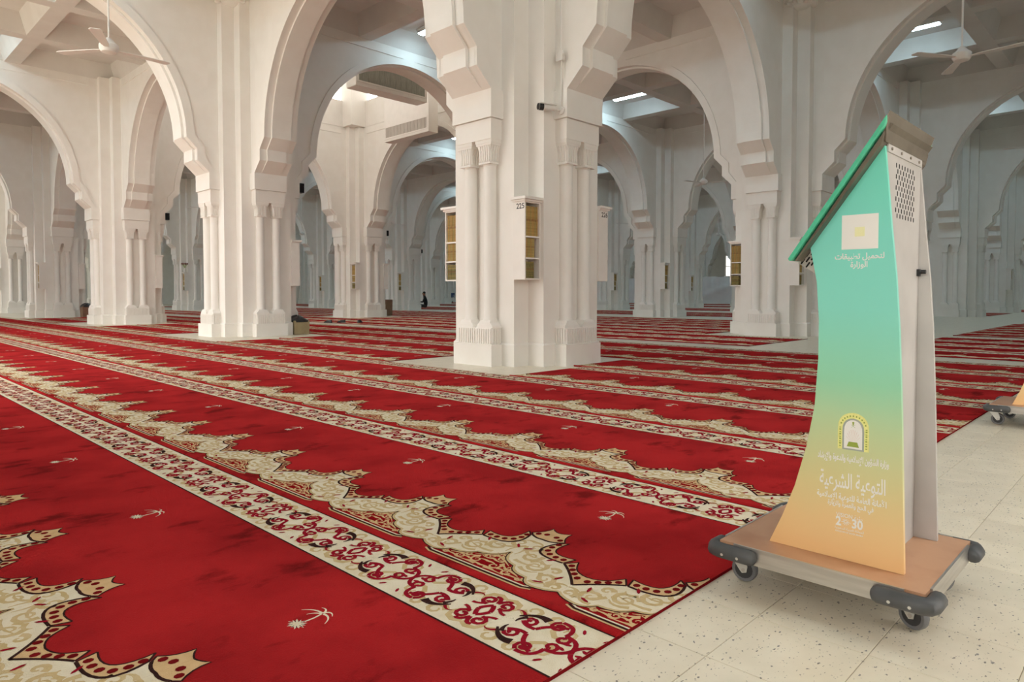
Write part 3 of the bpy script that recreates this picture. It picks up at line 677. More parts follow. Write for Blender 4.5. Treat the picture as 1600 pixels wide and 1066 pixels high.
for i in range(-1, 5):
    for j in range(-1, 5):
        if (i, j) not in ((0,-1),(1,0),(-1,0),(1,3),(0,2),(1,-1),(2,-1),(2,0),(1,2),(0,3),(3,1),(2,1)): continue
        o = thing('ceiling_fan', FL_.get((i, j), 'distant white ceiling fan among the far arches'), 'fan', (i*L+L/2+0.25*(i % 2), j*L+L/2, 0), rnd.uniform(0, 2), 'ceiling fans')
        if (i, j) == (0, -1): o.location = (4.33, -3.88, 0); o.rotation_euler.z = 2.55
        if (i, j) == (1, 0): o.location = (11.36, 3.72, 0); o.rotation_euler.z = 0.8
        link('rod', fr_, o); link('motor', fmo, o)
        for k in range(3): link('blade', fb, o, (0,0,0), k*2*PI/3)

# ------------------------------------------------------------------ bookshelves and books
Z0, Z1 = 1.01, 1.90
def shelf_parts():
    # local frame: the open front faces -Y, solid cheek on -X; box x in [0,0.26], y in [0,0.19]
    c = MB(); w, d, t_ = 0.262, 0.19, 0.016
    c.box(0, t_, 0, d, Z0, Z1); c.box(w-t_, w, 0, d, Z0, Z1); c.box(t_, w-t_, d-0.012, d, Z0, Z1); c.box(t_, w-t_, 0, d-0.012, Z0, Z0+t_); c.box(t_, w-t_, 0, d-0.012, Z1-t_, Z1)
    s = MB(); s.box(t_, w-t_, 0.004, d-0.012, -0.009, 0.009)
    k = MB(); k.box(-0.02, w+0.02, -0.02, d, Z1, Z1+0.022); k.box(-0.042, w+0.042, -0.042, d, Z1+0.022, Z1+0.052)
    return c.mesh('shelf_carcass', M_wood_white), s.mesh('shelf_board', M_wood_white), k.mesh('shelf_cornice', M_wood_white)
sc_, sb_, sk_ = shelf_parts()
def book_mesh(h, w, d, m1, band):
    b = MB(); b.prism([(-w/2, 0.006), (-w/4, 0), (w/4, 0), (w/2, 0.006), (w/2, d), (w/2-0.002, d), (w/2-0.002, 0.01), (-w/2+0.002, 0.01), (-w/2+0.002, d), (-w/2, d)], 0, h, 'z', 0)
    b.box(-w/2+0.002, w/2-0.002, 0.01, d-0.004, 0.004, h-0.005, 1)
    b.box(-w/4, w/4, -0.0008, 0.004, h*0.50, h*0.58, 2)
    return b.mesh('book', [m1, M_page, M_band])
BK = {'tall': [book_mesh(0.34, 0.0205, 0.14, M_gold, True), book_mesh(0.335, 0.0190, 0.14, M_gold2, True)], 'mid': [book_mesh(0.222, 0.020, 0.12, M_gold2, True), book_mesh(0.222, 0.021, 0.12, M_gold, True)],
      'low': [book_mesh(0.19, 0.026, 0.12, M_greenb, False), book_mesh(0.20, 0.024, 0.12, M_darkb, False), book_mesh(0.195, 0.025, 0.12, M_brownb, False)]}
def text_obj(body, size, parent, loc, mtx, material, name='lettering', off=0.0, align='CENTER', sx=1.0):
    d = bpy.data.curves.new(name, 'FONT'); d.body = body; d.size = size; d.align_x = align; d.offset = off; d.extrude = 0.0003; d.materials.append(material)
    d.resolution_u = 3
    tmp = bpy.data.objects.new(name, d); COL.objects.link(tmp)
    ev = tmp.evaluated_get(bpy.context.evaluated_depsgraph_get()); me = bpy.data.meshes.new_from_object(ev)
    bpy.data.objects.remove(tmp); bpy.data.curves.remove(d)
    o = bpy.data.objects.new(name, me); COL.objects.link(o); o.parent = parent
    o.matrix_local = Matrix.Translation(loc) @ mtx.to_4x4() @ Matrix.Diagonal((sx, 1, 1, 1))
    return o
M_negX = Matrix(((0, 0, -1), (-1, 0, 0), (0, 1, 0)))          # reads on a face that looks towards -X
M_negY = Matrix(((1, 0, 0), (0, 0, -1), (0, 1, 0)))           # reads on a face that looks towards -Y
nbook = 0
def shelf(i, j, notch, swap, label, number=None, books=True, face=None):
    """notch k: 0 = (-,-), 1 = (+,-), 2 = (+,+), 3 = (-,+); swap mirrors which side is open"""
    global nbook
    a = notch*PI/2
    o = thing('corner_bookshelf', label, 'bookshelf', (0,0,0), 0, 'bookshelves in the pier corners')
    if not swap: base = Matrix.Translation((-0.772, -0.70, 0))
    else: base = Matrix(((0, 1, 0, -0.70), (-1, 0, 0, -0.51), (0, 0, 1, 0), (0, 0, 0, 1)))
    Mx = Matrix.Translation((i*L, j*L, 0)) @ Matrix.Rotation(a, 4, 'Z') @ base
    o.matrix_world = Mx
    link('carcass', sc_, o); link('cornice', sk_, o)
    for z in (1.50, 1.255): link('shelf', sb_, o, (0, 0, z))
    if number:
        if not swap and notch == 0: text_obj(number, 0.086, o, (-0.0006, 0.070, Z1-0.082), M_negX, M_numb, 'number', 0.001)
        else: text_obj(number, 0.086, o, (-0.0006, 0.070, Z1-0.082), M_negX, M_numb, 'number', 0.001)
    if not books: return
    for z, kind, n, x0 in ((1.510, 'tall', 9, 0.018), (1.265, 'mid', 7, 0.018), (1.027, 'low', 6, 0.020)):
        xx = x0
        for q in range(n):
            me = BK[kind][(q*2 + (q % 3)) % len(BK[kind])]
            w = 0.0240 if kind != 'low' else 0.0262
            if xx + w > 0.242: break
            bo = link('book', me, None); bo.matrix_world = Mx @ Matrix.Translation((xx + w/2, 0.018 + rnd.uniform(0, 0.004), z)); xx += w + 0.0008
            near = (i, j) in ((0, 0), (1, 0))
            rowname = {'tall': 'top', 'mid': 'middle', 'low': 'bottom'}[kind]
            kindname = {'tall': 'tall gold book', 'mid': 'pale gold book', 'low': 'dark patterned book'}[kind]
            tag(bo, kindname + ', %s row, %s' % (rowname, SHN[(i, j, notch)]), 'book', '%s row books of the %s' % (rowname, SHN[(i, j, notch)]))
SHN = {(0,0,0): 'shelf marked 225', (0,0,3): 'shelf left of the central pier', (1,0,0): 'shelf against the kiosk edge', (1,0,3): 'shelf left on the pier by the kiosk', (1,2,0): 'shelf near the cardboard bin', (2,1,0): 'single shelf right of the central pier',
       (3,2,0): 'small dark shelf near shelf 226', (4,2,0): 'small brown shelf near the white sheet', (0,3,0): 'shelf on the pier with the carton', (4,0,0): 'dark shelf at the right edge', (2,4,0): 'far shelf by the bright window', (2,3,0): 'far shelf above the seated person', (1,4,0): 'far shelf with dried flowers'}
shelf(0, 0, 0, False, 'white corner bookshelf numbered 225 on the central pier', '225')
shelf(0, 0, 3, False, 'white open bookshelf peeping out left of the central pier')
shelf(0, 0, 1, False, 'white bookshelf numbered 226 seen from its blank side', '226', False)
shelf(1, 0, 0, False, 'white bookshelf half hidden behind the kiosk edge')
shelf(1, 0, 3, False, 'white bookshelf on the left corner of the pier by the kiosk')
shelf(1, 2, 0, True, 'white bookshelf with a blank right cheek near the cardboard bin')
shelf(2, 1, 0, False, 'narrow bookshelf on the grey pier right of the central pier')
shelf(3, 2, 0, False, 'small dark bookshelf just right of the 226 shelf')
shelf(4, 2, 0, False, 'small brown bookshelf left of the hanging white sheet')
shelf(0, 3, 0, True, 'white bookshelf on the pier with the carton, showing a broad blank side')
shelf(4, 0, 0, False, 'dark bookshelf near the right picture edge')
shelf(2, 4, 0, True, 'far bookshelf right of the bright window')
shelf(2, 3, 0, True, 'far bookshelf above the seated person')
shelf(1, 4, 0, True, 'far bookshelf topped with dried flowers')
for (i, j), lab in (((0,1), 'blank sided bookshelf above the olive bin'), ((0,2), 'blank sided bookshelf on the right of the warm lit pier'), ((0,3), 'blank sided bookshelf above the carton with a dark bag'), ((1,2), 'blank sided bookshelf above the brown cardboard bin'), ((0,4), 'blank sided bookshelf at the far left edge')):
    shelf(i, j, 1 if j != 4 else 0, False if j != 4 else True, lab, None, False)

# dried flowers on the far shelf
v = MB(); v.lathe([(0.05, 0), (0.075, 0.08), (0.04, 0.18), (0.05, 0.22)], 10)
o = thing('flower_vase', 'vase of dried flowers on top of a far bookshelf', 'vase', (L-0.62, 4*L-0.62, Z1+0.055))
link('vase', v.mesh('vase', M_white, 0.6), o)
s = MB()
for k in range(7):
    a = k*0.9; s.tube([(0, 0, 0.18), (0.05*math.cos(a), 0.05*math.sin(a), 0.3), (0.13*math.cos(a), 0.13*math.sin(a), 0.40)], 0.006, 5)
link('stems', s.mesh('stems', M_olive), o)
for k in range(7):
    a = k*0.9; s = MB(); s.lathe([(0.01, -0.04), (0.05, -0.01), (0.055, 0.02), (0.02, 0.05)], 7, (0.13*math.cos(a), 0.13*math.sin(a), 0.42)); link('flower', s.mesh('flower', M_petal), o)

# ------------------------------------------------------------------ camera, conduit and speakers on the piers
o = thing('security_camera', 'white bullet security camera with black face on the central pier', 'camera', (-0.34, -0.80, 2.955))
q = MB(); q.lathe([(0.045, 0.0), (0.045, -0.02), (0.03, -0.03)], 14, (0, -0.075, 0), 'x'); link('mount', q.mesh('camera_mount', M_fan, 0.6), o)
q = MB(); q.tube([(-0.02, -0.075, 0), (-0.06, -0.06, -0.005), (-0.085, -0.03, 0.012)], 0.014, 8); link('arm', q.mesh('camera_arm', M_fan, 0.6), o)
q = MB(); q.lathe([(0.028, 0.0), (0.037, 0.008), (0.037, 0.16), (0.040, 0.162), (0.040, 0.205)], 16, (0,0,0), 'y'); q.box(-0.042, 0.042, -0.01, 0.20, 0.028, 0.040)
body = link('body', q.mesh('camera_body', M_fan, 0.6), o, (-0.085, -0.045, 0.02), 1.15)
q = MB(); q.lathe([(0.037, 0.205), (0.037, 0.212), (0.02, 0.213)], 16, (0,0,0), 'y'); q.lathe([(0.0405, 0.15), (0.0405, 0.204)], 16, (0,0,0), 'y'); link('lens_face', q.mesh('camera_face', M_black, 0.6), body)
o = thing('cable_conduit', 'thin white conduit running up from the security camera', 'conduit', (-0.336, -0.877, 0))
q = MB(); q.tube([(-0.012, 0, 3.0), (-0.012, 0, 3.20), (-0.012, 0, 3.52)], 0.009, 8); q.tube([(-0.012, 0.012, 3.56), (-0.012, 0.012, 6.6)], 0.006, 8); link('pipe', q.mesh('pipe', M_fan, 0.6), o)
q = MB(); q.box(-0.045, 0.0, -0.04, 0.06, 3.52, 3.58); q.lathe([(0.045, 0), (0.045, -0.03)], 14, (0, 0.01, 3.60), 'x'); link('junction_box', q.mesh('junction_box', M_fan), o)
def speaker(i, j, lab):
    o = thing('wall_speaker', lab, 'speaker', (i*L+1.02, j*L-0.2, 3.12))
    a = MB(); a.frustum(0, 0, -0.10, 0.10, (0.075, 0.07), (0.075, 0.075)); link('cabinet', a.mesh('speaker_cabinet', M_black), o)
    a = MB(); a.box(-0.065, 0.065, -0.082, -0.07, -0.09, 0.09); link('front_cloth', a.mesh('speaker_front', M_slot), o)
    a = MB(); a.tube([(-0.09, 0, 0), (-0.02, 0.0, 0.0)], 0.02, 8); link('bracket', a.mesh('speaker_bracket', M_black), o)
speaker(0, 1, 'black wall speaker on the right of the pier with the olive bin'); speaker(0, 2, 'black wall speaker on the right of the warm lit pier'); speaker(1, 2, 'black wall speaker above the brown cardboard bin'); speaker(2, 3, 'small black wall speaker high above the seated person')

# ------------------------------------------------------------------ duct boxes in the raised bay
def duct(name, lab, x0, x1, y0, y1, z0, z1, face, gz0, gz1, louv):
    o = thing(name, lab, 'air unit', ((x0+x1)/2, (y0+y1)/2, z0))
    hx, hy, hz = (x1-x0)/2, (y1-y0)/2, z1-z0
    a = MB(); a.box(-hx, hx, -hy, hy, 0, hz); bevel(link('casing', a.mesh('duct_casing', M_wood_white), o), 0.012)
    a = MB(); b = MB()
    if face == 'y':
        b.box(-hx+0.08, hx-0.08, -hy-0.012, -hy+0.0, gz0-0.04, gz0); b.box(-hx+0.08, hx-0.08, -hy-0.012, -hy, gz1, gz1+0.04); b.box(-hx+0.04, -hx+0.08, -hy-0.012, -hy, gz0-0.04, gz1+0.04); b.box(hx-0.08, hx-0.04, -hy-0.012, -hy, gz0-0.04, gz1+0.04)
        a.box(-hx+0.08, hx-0.08, -hy-0.004, -hy+0.01, gz0, gz1)
    else:
        b.box(-hx-0.012, -hx, -hy+0.08, hy-0.08, gz0-0.04, gz0); b.box(-hx-0.012, -hx, -hy+0.08, hy-0.08, gz1, gz1+0.04); b.box(-hx-0.012, -hx, -hy+0.04, -hy+0.08, gz0-0.04, gz1+0.04); b.box(-hx-0.012, -hx, hy-0.08, hy-0.04, gz0-0.04, gz1+0.04)
        a.box(-hx-0.004, -hx+0.01, -hy+0.08, hy-0.08, gz0, gz1)
    gr = link('grille', a.mesh('duct_grille', louv), o); link('grille_frame', b.mesh('grille_frame', M_wood_white), gr)
    n = 12; span = (2*hx if face == 'y' else 2*hy) - 0.2
    for k in range(n):
        s = MB(); q = -span/2 + span*(k+0.5)/n
        if face == 'y': s.box(q-0.007, q+0.007, -hy-0.010, -hy-0.003, gz0, gz1)
        else: s.box(-hx-0.010, -hx-0.003, q-0.007, q+0.007, gz0, gz1)
        link('slat', s.mesh('grille_slat', louv), gr)
    return o
duct('air_duct_box', 'white hanging air duct box with a dark green grey grille', 3.18, 5.42, 8.72, 9.16, 6.02, 6.95, 'y', 0.14, 0.56, M_louvre)
duct('air_duct_box', 'tall white air duct box with a beige grille along its bottom', 6.10, 6.45, 9.50, 11.65, 5.50, 6.95, 'x', 0.12, 0.42, M_louvre2)
q = MB()
for x_, y_, z_ in ((3.6, 8.94, 6.95), (5.0, 8.94, 6.95), (6.27, 9.9, 6.95), (6.27, 11.2, 6.95)): q.tube([(x_, y_, z_), (x_, y_, 9.3)], 0.02, 6)
tag(link('hanger_rods', q.mesh('hanger_rods', M_fan)), 'thin rods holding the two air duct boxes', 'hanger rods')

# ------------------------------------------------------------------ kiosk and trolley
HZ = 0.14
PROF = [(-5.201,HZ),(-5.238,0.225),(-5.271,0.314),(-5.302,0.431),(-5.322,0.543),(-5.330,0.674),(-5.330,0.779),(-5.323,0.883),(-5.301,0.994),(-5.484,1.251),(-5.494,1.14),(-5.504,1.026),(-5.517,0.897),(-5.527,0.752),(-5.536,0.542),(-5.542,0.347),(-5.548,HZ)]
F={'ا':'FE8D FE8E','أ':'FE83 FE84','إ':'FE87 FE88','ؤ':'FE85 FE86','د':'FEA9 FEAA','ر':'FEAD FEAE','ز':'FEAF FEB0','و':'FEED FEEE','ة':'FE93 FE94'}
for c_, b_ in {'ب':0xFE8F,'ت':0xFE95,'ج':0xFE9D,'ح':0xFEA1,'س':0xFEB1,'ش':0xFEB5,'ط':0xFEC1,'ع':0xFEC9,'ف':0xFED1,'ق':0xFED5,'ك':0xFED9,'ل':0xFEDD,'م':0xFEE1,'ن':0xFEE5,'ه':0xFEE9,'ي':0xFEF1}.items():
    F[c_] = ' '.join('%X' % (b_+k) for k in range(4))
F = {k: [chr(int(x_, 16)) for x_ in v_.split()] for k, v_ in F.items()}
LIG = {'ا':(0xFEFB,0xFEFC),'أ':(0xFEF7,0xFEF8),'إ':(0xFEF9,0xFEFA)}
def arabic(s):
    out = []; i = 0; prev = False
    while i < len(s):
        c = s[i]
        if c not in F: out.append(c); prev = False; i += 1; continue
        if c == 'ل' and i+1 < len(s) and s[i+1] in LIG:
            out.append(chr(LIG[s[i+1]][1 if prev else 0])); prev = False; i += 2; continue
        g = F[c]; nxt = i+1 < len(s) and s[i+1] in F
        if len(g) == 2: out.append(g[1] if prev else g[0]); prev = False
        else: out.append(g[(3 if nxt else 1) if prev else (2 if nxt else 0)]); prev = nxt
        i += 1
    return ''.join(reversed(out))
KX0, KX1 = -4.555, -4.212
def make_kiosk():
    O = Vector((-4.385, -5.37, HZ))
    k = thing('information_kiosk', 'tall green to orange printed kiosk with slanted top on a trolley', 'kiosk', O)
    def ch(name, mb, mats, par=k, smooth=None):
        o = link(name, mb.mesh(name, mats, smooth), par, -O if par is k else (0,0,0)); return o
    a = MB(); a.prism([(y, z) for y, z in PROF], KX0, KX0+0.014, 'x'); near = ch('side_panel', a, M_panel)
    a = MB(); a.prism([(y, z) for y, z in PROF], KX1-0.014, KX1, 'x', 0); farp = ch('side_panel', a, M_grey_sheet); farp['label'] = 'grey inner face of the far side panel'
    a = MB(); a.box(KX0+0.014, KX1-0.014, -5.488, -5.482, HZ, 1.235); back = ch('back_panel', a, M_grey_sheet)
    a = MB(); a.box(KX0+0.014, KX1-0.014, -5.335, -5.329, HZ, 0.90); ch('front_panel', a, M_grey_sheet)
    sl = MB()
    for r in range(10):
        for c in range(7):
            x_ = KX0 + 0.095 + c*0.026 + (0.013 if r % 2 else 0); z_ = 1.188 - r*0.0146
            pts = [(x_+0.0035*math.cos(t_), z_ + (0.0034 if math.sin(t_) > 0 else -0.0034) + 0.003*math.sin(t_)) for t_ in [2*PI*q/8+0.2 for q in range(8)]]
            sl.prism(pts, -5.4886, -5.4850, 'y')
    s_ = ch('vent_slots', sl, M_slot, k); s_['kind'] = 'stuff'
    a = MB(); a.box(KX0+0.014, KX1-0.014, -5.4915, -5.487, 1.212, 1.236)
    st = ch('riveted_strip', a, M_grey_sheet)
    for q in range(4):
        b = MB(); b.lathe([(0.004, 0), (0.004, -0.003), (0.002, -0.004)], 8, (KX0+0.04+q*0.085, -5.4915, 1.222), 'y'); link('rivet', b.mesh('rivet', M_steel_dark), st)
    a = MB(); a.box(KX1-0.036, KX1-0.016, -5.494, -5.486, 0.900, 0.920); a.lathe([(0.006, 0), (0.006, -0.012)], 10, (KX1-0.03, -5.498, 0.912), 'y'); ch('latch', a, M_black)
    # housing below the lid
    hp = [(-5.266, 0.935), (-5.331, 0.893), (-5.345, 0.93), (-5.486, 1.225), (-5.478, 1.236), (-5.30, 0.996)]
    a = MB(); a.prism(hp, KX0+0.016, KX1-0.016, 'x'); hs = ch('lid_housing', a, M_steel)
    sl = MB(); d = Vector((-0.183, 0.257)).normalized(); nrm = Vector((-d.y, d.x))
    for r in range(4):
        for c in range(4):
            cc = Vector((-5.279, 0.9395)) + d*(0.0235*c + (0.0115 if r % 2 else 0)) - nrm*(-0.0085*r)
            y_, z_ = cc.x - 0.0, cc.y
            p = [Vector((y_, z_)) + d*u_ + nrm*v_ for u_, v_ in ((-0.0085, -0.0014), (-0.007, -0.0022), (0.007, -0.0022), (0.0085, -0.0014), (0.0085, 0.0014), (0.007, 0.0022), (-0.007, 0.0022), (-0.0085, 0.0014))]
            if min(q_.y for q_ in p) < 0.897: continue
            sl.prism([tuple(x_) for x_ in p], KX0+0.0152, KX0+0.018, 'x')
    s_ = ch('side_vents', sl, M_slot); s_['kind'] = 'stuff'
    # lid: metal tray, green rim, glass screen
    LX0, LX1 = KX0-0.042, KX1+0.05
    top0, top1 = Vector((-5.2585, 0.9435)), Vector((-5.505, 1.300))
    sl_ = (top1-top0).normalized(); nn = Vector((-sl_.y, sl_.x));
    if nn.y > 0: nn = -nn                                  # points below the slab
    P = lambda s0, n0: tuple(top0 + sl_*s0 + nn*n0)
    Ln = (top1-top0).length
    a = MB(); a.prism([P(0.003, 0), P(0, 0.004), P(0.0, 0.008), P(0.003, 0.0115), P(Ln-0.030, 0.0115), P(Ln-0.022, 0.009), P(Ln-0.012, 0.004), P(Ln-0.008, 0)], LX0, LX1, 'x'); lid = ch('lid_rim', a, M_rim)
    bevel(lid, 0.003)
    a = MB(); a.prism([P(0.006, 0.0155), P(0.008, 0.020), P(Ln-0.072, 0.027), P(Ln-0.042, 0.0155)], LX0+0.012, LX1-0.006, 'x'); a.prism([P(0.012, 0.0105), P(0.012, 0.017), P(Ln-0.02, 0.017), P(Ln-0.02, 0.0105)], LX0+0.030, LX1-0.02, 'x'); ch('lid_tray', a, M_cap)
    q0, q1 = P(Ln+0.004, -0.0005), P(Ln-0.013, 0.003); lo = (-5.4925, 1.232); li = (-5.480, 1.236)
    a = MB(); a.add([(LX0+0.004, *q0), (LX1, *q0), (KX1+0.012, *lo), (KX0-0.014, *lo), (LX0+0.004, *q1), (LX1, *q1), (KX1+0.012, *li), (KX0-0.014, *li)], [(0,1,2,3),(7,6,5,4),(0,4,5,1),(1,5,6,2),(2,6,7,3),(3,7,4,0)])
    ch('end_cap', a, M_cap)
    a = MB(); a.prism([P(0.03, -0.0015), P(0.03, 0.002), P(Ln-0.03, 0.002), P(Ln-0.03, -0.0015)], LX0+0.03, LX1-0.03, 'x'); ch('screen', a, M_glass)
    # print on the near panel
    px = KX0 - 0.0006
    def txt(body, size, y, z, off=0.0, sx=1.0, mm=M_print): return text_obj(body, size, near, (px, y, z), M_negX, mm, 'lettering', off, 'CENTER', sx)
    a = MB(); a.box(KX0-0.0012, KX0, -5.475, -5.386, 0.966, 1.056); lb = link('blank_label', a.mesh('blank_label', M_print), near); lb['label'] = 'plain white square sticker'
    a = MB(); a.box(KX0-0.0018, KX0, -5.4425, -5.4185, 0.999, 1.023); link('sticker_patch', a.mesh('sticker_patch', mat('sticker_cream', srgb(240, 240, 190), 0.5)), near)
    txt(arabic('لتحميل تطبيقات'), 0.0205, -5.430, 0.941, 0.0005, 0.88); txt(arabic('الوزارة'), 0.0205, -5.430, 0.9195, 0.0005, 0.88)
    txt(arabic('وزارة الشؤون الإسلامية والدعوة والإرشاد'), 0.0235, -5.421, 0.406, 0.0007, 0.485)
    txt(arabic('التوعية الشرعية'), 0.056, -5.421, 0.333, 0.0007, 0.485)
    txt(arabic('الأمانة العامة للتوعية الإسلامية'), 0.0215, -5.419, 0.301, 0.0005, 0.68)
    txt(arabic('في الحج والعمرة والزيارة'), 0.0175, -5.418, 0.283, 0.0003, 0.70)
    txt('VISION ' + arabic('رؤية'), 0.0155, -5.416, 0.254, 0.0, 0.85); txt('2', 0.033, -5.389, 0.231, 0.0010, 0.85); txt('30', 0.033, -5.436, 0.231, 0.0010, 0.85)
    txt(arabic('المملكة العربية السعودية'), 0.0085, -5.416, 0.221, 0.0, 0.9); txt('KINGDOM OF SAUDI ARABIA', 0.0062, -5.416, 0.2125, 0.0, 0.85)
    a = MB()
    for ring in (0.0075, 0.0045):
        for q in range(10):
            t_ = 2*PI*q/10; y_, z_ = -5.4075+ring*math.cos(t_), 0.2425+ring*math.sin(t_); a.box(KX0-0.0010, KX0, y_-0.0009, y_+0.0009, z_-0.0009, z_+0.0009)
    a.box(KX0-0.0010, KX0, -5.420, -5.396, 0.2415, 0.2425)
    link('dotted_star', a.mesh('dotted_star', M_print), near)
    # arched emblem
    cy, zb = -5.4225, 0.437
    def archp(hw, zt, sh): return [(cy-hw, zb), (cy-hw, zb+sh)] + [(cy-hw*math.cos(PI*q/12)*(1 if q != 6 else 0), zb+sh + (zt-zb-sh)*math.sin(PI*q/12)**0.75) for q in range(1, 12)] + [(cy+hw, zb+sh), (cy+hw, zb)]
    e = MB(); e.prism(archp(0.0385, 0.536, 0.052), KX0-0.0008, KX0, 'x', 0); em = link('emblem', e.mesh('emblem', M_lime), near)
    e = MB(); e.prism(archp(0.0270, 0.521, 0.050), KX0-0.0012, KX0-0.0004, 'x'); link('emblem_arch', e.mesh('emblem_arch', M_grey), near)
    e = MB(); e.prism([(y_, max(z_, zb+0.004)) for y_, z_ in archp(0.0225, 0.517, 0.048)], KX0-0.0016, KX0-0.0004, 'x'); link('emblem_field', e.mesh('emblem_field', M_print), near)
    e = MB()
    for q in range(9):
        t_ = PI*(0.14+0.72*q/8); e.prism([(cy-0.004*math.cos(t_), 0.458), (cy-0.030*math.cos(t_)*0.62-0.0006, 0.458+0.034*math.sin(t_)), (cy-0.030*math.cos(t_)*0.62+0.0006, 0.458+0.034*math.sin(t_))], KX0-0.0020, KX0-0.0010, 'x')
    link('emblem_rays', e.mesh('emblem_rays', M_pink), near)
    e = MB(); e.prism([(cy-0.015, 0.446), (cy+0.015, 0.446), (cy+0.0105, 0.459), (cy-0.0105, 0.459)], KX0-0.0022, KX0-0.0010, 'x'); link('emblem_book', e.mesh('emblem_book', M_olive), near)
    e = MB()
    for sg in (-1, 1): e.prism([(cy-sg*0.0055, 0.497), (cy-sg*0.0047, 0.497), (cy+sg*0.0055, 0.505), (cy+sg*0.0047, 0.505)], KX0-0.0020, KX0-0.0010, 'x')
    e.prism([(cy-0.001, 0.503), (cy+0.001, 0.503), (cy+0.0025, 0.511), (cy, 0.513), (cy-0.0025, 0.511)], KX0-0.0020, KX0-0.0010, 'x')
    for sg in (-1, 1):
        for q in range(9): e.box(KX0-0.0012, KX0-0.0004, cy+sg*0.0325-0.0022, cy+sg*0.0325+0.0022, 0.444+q*0.0062, 0.4462+q*0.0062+0.0015*(q % 2))
    for q in range(11):
        t_ = PI*(0.12+0.76*q/10); y_, z_ = cy-0.0325*math.cos(t_), 0.489+0.0385*math.sin(t_)**0.8; e.box(KX0-0.0012, KX0-0.0004, y_-0.0016, y_+0.0016, z_-0.002, z_+0.002)
    link('emblem_marks', e.mesh('emblem_marks', M_olive), near)
    return k
def make_trolley():
    O = Vector((-4.40, -5.355, 0)); x0, x1, y0, y1 = -4.650, -4.150, -5.622, -5.088
    t = thing('platform_trolley', 'flat brown platform trolley on castors under the green kiosk', 'trolley', O)
    def ch(name, mb, mats, par=t, smooth=None): return link(name, mb.mesh(name, mats, smooth), par, -O if par is t else (0,0,0))
    a = MB(); a.box(x0+0.006, x1-0.006, y0+0.006, y1-0.006, 0.126, HZ-0.0005); ch('deck', a, M_deck)
    for (a0, a1, b0, b1) in ((x0, x0+0.006, y0+0.05, y1-0.05), (x1-0.006, x1, y0+0.05, y1-0.05), (x0+0.05, x1-0.05, y0, y0+0.006), (x0+0.05, x1-0.05, y1-0.006, y1)):
        a = MB(); a.box(a0, a1, b0, b1, 0.094, HZ+0.0005); ch('edge_rail', a, M_steel)
    a = MB(); a.box(x0+0.02, x1-0.02, y0+0.02, y1-0.02, 0.100, 0.126); ch('underframe', a, M_steel_dark)
    for sx in (-1, 1):
        for sy in (-1, 1):
            cx, cy = (x0 if sx < 0 else x1), (y0 if sy < 0 else y1)
            lx, ly = (0.055, 0.105)
            a = MB()
            pts = [(cx + (-sx)*lx, cy + sy*0.010), (cx - sx*0.012, cy + sy*0.010), (cx + sx*0.004, cy + sy*0.004), (cx + sx*0.010, cy - sy*0.012), (cx + sx*0.010, cy - sy*ly)]
            for q in range(len(pts)-1): pass
            e0, e1 = pts[0], pts[-1]
            pp = [(e0[0] - sx*0.012, e0[1], 0.116), (e0[0] - sx*0.008, e0[1], 0.116)] + [(p[0], p[1], 0.116) for p in pts] + [(e1[0], e1[1] - sy*0.010, 0.116), (e1[0], e1[1] - sy*0.015, 0.116)]
            a.tube(pp, [0.009, 0.017] + [0.0215]*len(pts) + [0.017, 0.008], 12)
            b = ch('corner_bumper', a, M_rubber, t, 0.7)
            for q in (0.03, 0.075):
                s = MB(); s.lathe([(0.004, 0), (0.004, 0.003)], 8, (0, 0, 0), 'x'); link('screw', s.mesh('bumper_screw', M_chrome), b, (cx + sx*0.0315 - (0.003 if sx > 0 else 0), cy - sy*q, 0.112))
    for cx, cy, rz in ((-4.549, -5.126, 0.10), (-4.530, -5.566, -0.35), (-4.225, -5.560, 0.9), (-4.23, -5.14, 0.4)):
        c = link('caster', None, t, Vector((cx, cy, 0)) - O, rz)
        a = MB(); a.lathe([(0.024, -0.0105), (0.034, -0.0115), (0.037, -0.006), (0.037, 0.006), (0.034, 0.0115), (0.024, 0.0105)], 24, (0, 0, 0.037), 'x'); w = link('wheel', a.mesh('wheel', M_tyre, 0.7), c)
        a = MB(); a.lathe([(0.008, -0.0125), (0.026, -0.0115), (0.026, 0.0115), (0.008, 0.0125)], 18, (0, 0, 0.037), 'x')
        link('hub', a.mesh('wheel_hub', M_hub), c)
        a = MB()
        for sg in (-1, 1):
            xa = sg*0.0150; a.prism([(-0.009, 0.031), (0.004, 0.027), (0.012, 0.036), (0.044, 0.080), (0.044, 0.089), (0.000, 0.089), (-0.012, 0.048)], xa-0.001, xa+0.001, 'x')
        a.box(-0.016, 0.016, 0.000, 0.044, 0.086, 0.089); link('fork', a.mesh('caster_fork', M_chrome), c)
        a = MB(); a.lathe([(0.017, 0.088), (0.019, 0.094)], 12, (0, 0.020, 0)); a.box(-0.026, 0.026, -0.012, 0.036, 0.0935, 0.0985); a.lathe([(0.0055, -0.0175), (0.0055, 0.0175)], 8, (0, 0, 0.037), 'x'); link('top_plate', a.mesh('caster_plate', M_steel, None), c)
    return t
kio = make_kiosk(); trl = make_trolley()
k2 = copy_tree(kio); t2 = copy_tree(trl)
for o, lab in ((k2, 'second kiosk cut off by the right picture edge, only its orange foot showing'), (t2, 'second brown trolley cut off by the right picture edge')):
    o.location.x += 3.47; o.location.y -= 0.075; o['label'] = lab
for o, g in ((kio, 'printed kiosks'), (k2, 'printed kiosks'), (trl, 'platform trolleys'), (t2, 'platform trolleys')): o['group'] = g

